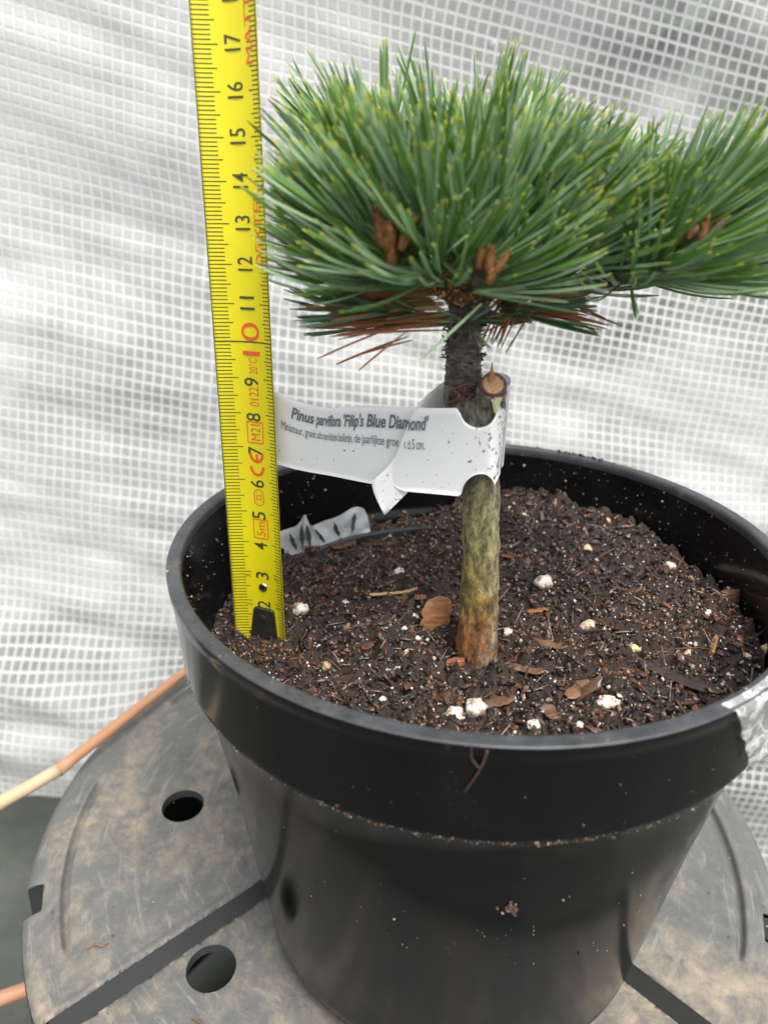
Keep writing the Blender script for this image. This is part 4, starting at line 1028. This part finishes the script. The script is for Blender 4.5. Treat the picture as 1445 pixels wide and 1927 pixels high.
for q in (p1, p2, p3, p4):
    for p_ in q.data.polygons: p_.use_smooth = True
def write(par_, words, tab_of, cap, w2s, bold, shear):
    V, F = [], []
    for s_, x0, x1, y0, y1, vb0, vb1, hh in words:
        vs, fs = text_mesh(s_, bold, shear); a, b = min(v[0] for v in vs), max(v[0] for v in vs); q = len(V)
        for x, y in vs:
            t = x0 + (x1 - x0) * (x - a) / (b - a)
            tab = tab_of(t); T_, B_ = station(tab, t)
            v0 = vb0 + (vb1 - vb0) * (t - 530) / 270
            p = T_.lerp(B_, v0 - y / .73 * hh)
            p.y -= .035
            V.append(tuple(p))
        F += [tuple(i + q for i in f_) for f_ in fs]
    return V, F
Z3 = 3.01
title = [('Pinus', 145, 275), ('parviflora', 285, 425), ("'Filip's", 442, 555), ('Blue', 570, 680), ("Diamond'", 695, 922)]
line2 = [('Miniatuur,', 90, 215), ('groeit', 225, 285), ('als', 292, 322), ('een', 328, 358), ('klein', 363, 405), ('bolletje,', 412, 492), ('de', 503, 535), ('jaarlijkse', 545, 672), ('groe', 682, 752), ('s', 779, 791), ('±', 803, 820), ('5', 828, 843), ('cm.', 853, 900)]
def tabof(t): return D['lab1'] if t < THR else LAB2T
THR = 766
LAB2T = [[[q[0][0], q[0][1], q[0][2]], q[1], q[2]] for q in D['lab2'] if q[2] > 777]
# the front loop continues the strip's own top line where the slit curves down
a_, b_ = LAB2T[0], LAB2T[3]
k_ = (760 - b_[2]) / (a_[2] - b_[2])
LAB2T.insert(0, [list(Vector(b_[0]).lerp(Vector(a_[0]), k_)), list(Vector(b_[1]).lerp(Vector(a_[1]), k_)), 760.0])
W1 = [(w, 500 + a / Z3, 500 + b / Z3, 0, 0, .262, .245, .165) for w, a, b in title]
W2 = [(w, 500 + a / Z3, 500 + b / Z3, 0, 0, .462, .47, .125) for w, a, b in line2]
V, F = write(p1, W1, tabof, 0, 0, .022, .25)
mesh('name_lettering', V, F, M['grey_ink'], LB)
THR = 757
V, F = write(p1, W2, tabof, 0, 0, .0, 0.0)
mesh('small_lettering', V, F, M['grey_ink'], LB)

# ---------------------------------------------------------------- dwarf pine
TB = D['trunk'][1]
PINE = thing('dwarf_pine', 'small grafted dwarf pine with blue-green needle crown growing in the pot', 'pine', TB[:3])
c = spline([q[:3] for q in D['trunk']], 9); rr = []
tk = D['trunk']
for i in range(len(tk) - 1):
    for k in range(9): rr.append(tk[i][3] + (tk[i + 1][3] - tk[i][3]) * k / 9)
rr.append(tk[-1][3])
def bk(p, v, i):
    q = p * 1.0
    top = sstep(17.5, 19, p.z)
    a = .055 * nz((q.x + v.x * .6) * 2.5, (q.y + v.y * .6) * 2.5, q.z * 1.8)
    b = .03 * nz((q.x + v.x * .6) * 7, (q.y + v.y * .6) * 7, q.z * 4.5)
    cc = .05 * top * (nz((q.x + v.x * .6) * 5, (q.y + v.y * .6) * 5, q.z * 9))
    return a + b + cc
V, F = tube_data(c, rr, 40, bump=bk)
tr = mesh('trunk', V, F, M['bark'], PINE, smooth=True)
# pruned stub, cut face, healed scar
sb = [Vector(p) for p in D['stub']]
V, F = tube_data(spline([sb[0], sb[1], sb[2]], 6), [.56, .56, .55, .53, .50, .47, .45, .43, .41, .39, .37, .36, .35], 26, bump=lambda p, v, i: .09 * nz(p.x * 2 + v.x * 1.5, p.y * 2 + v.y * 1.5, p.z * 2.5 + v.z * 1.5) + .05 * nz(p.x * 5 + v.x * 4, p.y * 5 + v.y * 4, p.z * 6 + v.z * 2))
stub = mesh('pruned_stub', V, F, M['bark'], PINE, smooth=True)
ax = (sb[2] - sb[1]).normalized(); fn = (ax + Vector((0.1, -.9, .5))).normalized()
a1 = fn.orthogonal().normalized(); a2 = fn.cross(a1)
V, F, Tn = [], [], []
c0 = sb[2] + ax * .02
V.append(tuple(c0 + fn * .10)); Tn.append(.85)
for k in range(1, 9):
    for j in range(28):
        t = 2 * math.pi * j / 28; rad_ = .365 * k / 8 * (1 + .10 * nz(math.cos(t) * 2, math.sin(t) * 2, 5))
        h_ = .10 + .04 * nz(math.cos(t) * k, math.sin(t) * k, 2) if k < 7 else (.13 if k == 7 else -.05)
        V.append(tuple(c0 + (a1 * math.cos(t) + a2 * math.sin(t)) * rad_ + fn * h_)); Tn.append(.9 - .1 * k / 8 + .2 * nz(t, k) if k < 6 else .12)
for j in range(28): F.append((0, 1 + j, 1 + (j + 1) % 28))
for k in range(7):
    for j in range(28): q = 1 + k * 28; F.append((q + j, q + 28 + j, q + 28 + (j + 1) % 28, q + (j + 1) % 28))
cf = mesh('cut_face', V, F, M['cut'], stub, tone=Tn)
q = len(V); V, F, Tn = [], [], []
p0 = c0 + fn * .1 + Vector((-.05, 0, .22))
V, F = tube_data([p0 - Vector((.02, 0, .12)), p0 + Vector((0, 0, .05)), p0 + Vector((-.02, 0, .2)), p0 + Vector((-.02, 0, .34))], [.07, .06, .03, .005], 6)
mesh('splinter', V, F, M['bud'], stub, tone=[.6] * len(V))
V, F, Tn = [], [], []
p0 = c0 + Vector((.08, -.14, -.42))                       # pale peeling flap under the cut
for j in range(6):
    for i in range(5):
        V.append((p0.x + (i - 2) * (.075 - .011 * j) + .03 * nz(i * .9, j * .9), p0.y - .1 - .05 * math.sin(i * .8) - .02 * j - .03 * nz(i, j, 3), p0.z + .22 - j * .07 + .05 * nz(i * 1.3, j, 4)))
for j in range(5):
    for i in range(4): q = j * 5 + i; F.append((q, q + 1, q + 6, q + 5))
M['flap'] = mat_plain('peeling_bark', (0.34, 0.33, 0.18), 0.6, var=.4, scale=400)
mesh('peeling_bark', V, F, M['flap'], stub, smooth=True)
s0 = Vector(D['scar']); pts = []
for i in range(70):
    a, b = R.gauss(0, .24), R.gauss(0, .24)
    if a * a + b * b > .22: continue
    dd = math.hypot(a, b)
    s_ = R.uniform(.035, .085)
    yy = -1.32 - math.sqrt(max(.02, .60 ** 2 - a * a)) + .03
    pts.append((s0.x + a, yy, s0.z - .02 + b, (s_ * 1.3, s_ * .7, s_), rotm(R), R.uniform(.0, .35) if dd > .2 else R.uniform(.1, .75)))
V, F, Tn = lumps(R, pts)
M['scar'] = mat_tone('resinous_scar', [(0.0, (0.035, 0.018, 0.015)), (0.5, (0.10, 0.035, 0.025)), (1.0, (0.30, 0.13, 0.06))], 0.5, 500)
mesh('resin_scar', V, F, M['scar'], PINE, tone=Tn)
# a few bark flakes on the upper trunk
pts = []
for i in range(90):
    z = R.uniform(19.6, 21.0); t = R.uniform(3.3, 6.1); x0 = -.88
    rr_ = .53
    pts.append((x0 + rr_ * math.cos(t), -1.32 + rr_ * math.sin(t), z, (R.uniform(.04, .11), R.uniform(.04, .08), R.uniform(.015, .03)), Matrix.Rotation(t, 3, 'Z') @ Matrix.Rotation(R.gauss(0, .5), 3, 'Y'), R.uniform(0, .5)))
V, F, Tn = lumps(R, pts)
M['flake'] = mat_tone('bark_flakes', [(0.0, (0.035, 0.03, 0.024)), (0.5, (0.11, 0.09, 0.07)), (1.0, (0.2, 0.16, 0.12))], 0.7, 500)
mesh('bark_flakes', V, F, M['flake'], PINE, tone=Tn)

for i, pts_ in enumerate(D['br']):
    c = spline(pts_, 8); n_ = len(c); r0 = .30 if i < 5 else .20
    V, F = tube_data(c, [r0 + (.11 - r0) * k / (n_ - 1) for k in range(n_)], 14, bump=lambda p, v, i: .04 * nz(p.x * 6 + v.x, p.y * 6 + v.y, p.z * 6 + v.z))
    mesh('branch', V, F, M['bark'], PINE, smooth=True)
# scaly light-brown collar where the shoots meet
pts = []
for i in range(520):
    c0 = R.choice([Vector((-1.9, -1.9, 21.9)), Vector((-1.5, -1.7, 21.9)), Vector((-.2, -2.2, 21.6)), Vector((-2.4, -2.3, 22.4)), Vector((-1.75, -2.35, 21.75)), Vector((-1.1, -2.5, 21.6)), Vector((-.5, -2.6, 21.7)), Vector((-2.2, -2.6, 22.1))])
    p = c0 + Vector((R.gauss(0, .24), R.gauss(0, .16), R.gauss(0, .14)))
    pts.append((p.x, p.y, p.z, (R.uniform(.04, .14), R.uniform(.03, .06), R.uniform(.015, .035)), rotm(R), R.uniform(.1, 1)))
V, F, Tn = lumps(R, pts)
mesh('shoot_scales', V, F, M['bud'], PINE, tone=Tn)

CAMP = Vector(CM['C'])
CLEAR = []
def needle(V, F, UV, T, p, d, target, L, w, bend, tone, nseg=8, wave=0.0, R=None):
    q = len(V); d = d.normalized(); step = L / nseg
    p_, d_ = p.copy(), d.copy()
    for i in range(nseg + 1):                               # the needles stand apart round the front buds
        for c_, rad_ in CLEAR:
            v = p_ - c_; tc = (CAMP - c_).normalized(); al = v.dot(tc)
            if -.1 < al < 4 and (v - tc * al).length < rad_: return False
        p_ += d_ * step; d_ = (d_ + target * (bend / nseg)).normalized()
    side = d.cross(Vector((R.gauss(0, 1), R.gauss(0, 1), R.gauss(0, 1)))).normalized()
    p = p.copy()
    for i in range(nseg + 1):
        t = i / nseg
        ww = w * (.72 + .5 * min(1, t * 4) - .22) * (1 - .55 * max(0, (t - .86) / .14) ** 2)
        a = (side - d * side.dot(d)).normalized(); b = d.cross(a)
        for j, (ca, cb) in enumerate(((1, .0), (-.5, .62), (-.5, -.62))):
            V.append(tuple(p + a * (ca * ww * .62) + b * (cb * ww * 1.15))); T.append(tone)
        if i < nseg:
            p += d * step; d = (d + target * (bend / nseg)).normalized()
    for i in range(nseg):
        for j in range(3):
            j2 = (j + 1) % 3; a = q + i * 3
            F.append((a + j, a + j2, a + 3 + j2, a + 3 + j))
            v0, v1 = i / nseg, (i + 1) / nseg; u0 = (0.05, 1.05, 2.05)[(j + 2) % 3]
            UV.extend([(u0, v0), (u0 + .9, v0), (u0 + .9, v1), (u0, v1)])
    F.append((q + nseg * 3, q + nseg * 3 + 1, q + nseg * 3 + 2)); UV.extend([(.5, 1)] * 3)
def tuft(base, tip, n, L, mat, seed, a_lo=15, a_hi=64, bend=.5, upw=.8, w=.055, clear_bud=False, s0=.15, down=-0.25, Lvar=.13, name='needle_tuft'):
    R = random.Random(seed); base, tip = Vector(base), Vector(tip); ax = (tip - base); Ls = ax.length; ax.normalize()
    e1 = ax.orthogonal().normalized(); e2 = ax.cross(e1); V, F, UV, T = [], [], [], []
    cnt = 0; tries = 0
    while cnt < n and tries < n * 6:
        tries += 1
        s_ = s0 + (1 - s0) * R.random() ** .8
        ph = math.radians(a_hi + (a_lo - a_hi) * s_ + R.gauss(0, 7)); az = R.uniform(0, 6.283)
        d = ax * math.cos(ph) + (e1 * math.cos(az) + e2 * math.sin(az)) * math.sin(ph)
        if d.z < down: continue
        p = base + ax * (Ls * s_) + (e1 * math.cos(az) + e2 * math.sin(az)) * .12
        tc = (CAMP - p).normalized()
        if clear_bud:
            dv = d.dot(tc)
            if dv > .28 and s_ > .3: continue
            if dv > .6: continue
        tone0 = min(1, max(0, R.gauss(.48, .26)))
        L0 = L * min(1.12, R.gauss(1, Lvar * .6)); drp = R.uniform(-.3, 1.7)
        for k in range(5):
            dj = (d + Vector((R.gauss(0, .075), R.gauss(0, .075), R.gauss(0, .075)))).normalized()
            rh = Vector((dj.x, dj.y, 0)); dz_ = max(0, dj.z) ** 1.5
            tg = rh * (dz_ * 1.1 * drp) + Vector((0, 0, upw * (1 - dz_))) + Vector((R.gauss(0, .12), R.gauss(0, .12), R.gauss(0, .12)))
            needle(V, F, UV, T, p + Vector((R.gauss(0, .03), R.gauss(0, .03), R.gauss(0, .03))), dj, tg, L0 * R.gauss(1, .05), w * R.uniform(.85, 1.15), bend * R.gauss(1, .3), min(1, max(0, tone0 + R.gauss(0, .12))), R=R)
            cnt += 1
    return mesh(name, V, F, mat, PINE, smooth=False, uv=UV, tone=T)
def bud(p, d, L, r_, par, seed):
    R = random.Random(seed); d = d.normalized(); a = d.orthogonal().normalized(); b = d.cross(a)
    n_ = 16; V, F, T = [], [], []
    c_ = [p + d * (L * i / n_) for i in range(n_ + 1)]
    V, F = tube_data([tuple(q) for q in c_], [r_ * (math.sin(math.pi * min(1, (.22 + .78 * i / n_))) ** .75 * (1.0 if i < n_ else .1)) + .008 for i in range(n_ + 1)], 12)
    T = [R.uniform(.0, .6) for _ in V]
    for i in range(70):                                     # pointed scales
        t = R.uniform(.0, .95); z_ = R.uniform(0, 6.28); rr_ = r_ * math.sin(math.pi * (.22 + .78 * t)) ** .75
        o_ = a * math.cos(z_) + b * math.sin(z_); s_ = d.cross(o_); p_ = p + d * (L * t) + o_ * (rr_ * .95); q = len(V)
        h = .26 * L; w_ = r_ * .40
        V += [tuple(p_ - s_ * w_), tuple(p_ + s_ * w_), tuple(p_ + d * h + o_ * (r_ * .42)), tuple(p_ + o_ * .012 + d * h * .3)]
        F += [(q, q + 3, q + 2), (q + 3, q + 1, q + 2), (q, q + 1, q + 3)]; T += [R.uniform(0, .3), R.uniform(0, .3), R.uniform(.75, 1), R.uniform(.2, .9)]
    return mesh('bud', V, F, M['bud'], par, tone=T)
for i, o3, rr_ in ((0, (.2, .25, -.1), .42), (8, (.15, .2, 0), .30), (15, (.15, .2, 0), .27)):
    CLEAR.append((Vector(D['shoots'][i][1]) + Vector(o3), rr_ * .78))
for i, (a, b, n_, L) in enumerate(D['shoots']):
    vis = i in (0, 8, 15)
    t_ = tuft(a, b, int(n_ * 1.2), L * (.71 if b[1] < -3 else .69), M['needle'], 100 + i, clear_bud=vis, bend=.70)
    ax = (Vector(b) - Vector(a)).normalized(); tip = Vector(b)
    if vis:
        up = Vector((0, 0, 1)); sx = Vector((1, 0, 0))
        g = .78 if i == 0 else .60
        tip = tip + (CAMP - tip).normalized() * .25
        bud(tip - ax * .15, ax * .3 + up - sx * .1, .90 * g, .15 * g, t_, i); bud(tip + (sx * .26 - up * .22) * g, ax * .2 + up, .82 * g, .15 * g, t_, i + 50)
        bud(tip + (sx * .52 - up * .18) * g, ax * .2 + up * .9 + sx * .55, .78 * g, .13 * g, t_, i + 90); bud(tip + (sx * .30 - up * .55) * g, ax * .3 + up * .7 + sx * .1, .5 * g, .15 * g, t_, i + 130)
    elif i % 3 == 0:
        bud(tip - ax * .1, ax, .6, .14, t_, i)
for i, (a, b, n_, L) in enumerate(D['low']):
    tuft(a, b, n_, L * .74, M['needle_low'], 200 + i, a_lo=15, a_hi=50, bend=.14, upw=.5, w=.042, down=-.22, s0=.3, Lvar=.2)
# dead brown needles, hanging under the crown
def dead(lab, specs, seed):
    R = random.Random(seed); V, F, UV, T = [], [], [], []
    for p, d, n_, L, sp in specs:
        for k in range(n_):
            dd = Vector(d).normalized() + Vector((R.gauss(0, sp), R.gauss(0, sp), R.gauss(0, sp * .55)))
            needle(V, F, UV, T, Vector(p) + Vector((R.gauss(0, .22), R.gauss(0, .15), R.gauss(0, .12))), dd, Vector((0, 0, -.4)), L * R.uniform(.7, 1.1), .042, .25, R.random(), R=R)
    o = mesh('dead_needles', V, F, M['brown'], PINE, uv=UV, tone=T); o['label'] = lab
    return o
dead('rust-brown dead needles under the left of the crown', [((-1.9, -2.2, 21.62), (-1, -.25, .10), 46, 2.3, .12), ((-1.6, -2.0, 21.32), (-1, -.15, -.0), 34, 2.6, .10), ((-1.3, -1.9, 20.97), (-1, -.1, -.02), 22, 2.9, .09), ((-2.3, -2.0, 20.6), (-1, -.1, -.45), 4, 1.9, .15)], 7)
dead('brown dead needles under the right of the crown', [((-.3, -1.9, 20.3), (.35, -.2, 1), 12, 1.6, .10), ((-.2, -1.7, 20.9), (1, -.1, .5), 16, 2.0, .16), ((.2, -1.5, 21.2), (1, -.1, -.08), 9, 2.3, .12), ((1.2, -1.6, 22.0), (.7, -.3, .8), 16, 1.6, .25), ((.9, -1.6, 21.2), (1, 0, -.25), 3, 2.0, .1)], 8)
# the single stray needle crossing in front of the trunk and those reaching right
V, F, UV, T = [], [], [], []
Rn = random.Random(77)
def one(a, b, bend, w=.055, tone=.5):
    a, b = Vector(a), Vector(b); needle(V, F, UV, T, a, b - a, Vector((0, 0, 1)), (b - a).length, w, bend, tone, 10, R=Rn)
one(STRAY[0], STRAY[1], .05); one(STRAY[2], STRAY[3], .25); one(STRAY[4], STRAY[5], .02); one(STRAY[4], STRAY[6], .02); one(STRAY[4], STRAY[7], -.02); one(STRAY[4], STRAY[8], -.03); one(STRAY[9], STRAY[10], .1); one(STRAY[9], STRAY[11], .15)
mesh('stray_needles', V, F, M['needle'], PINE, uv=UV, tone=T)

for o in bpy.data.objects:
    if '_o' in o: del o['_o']
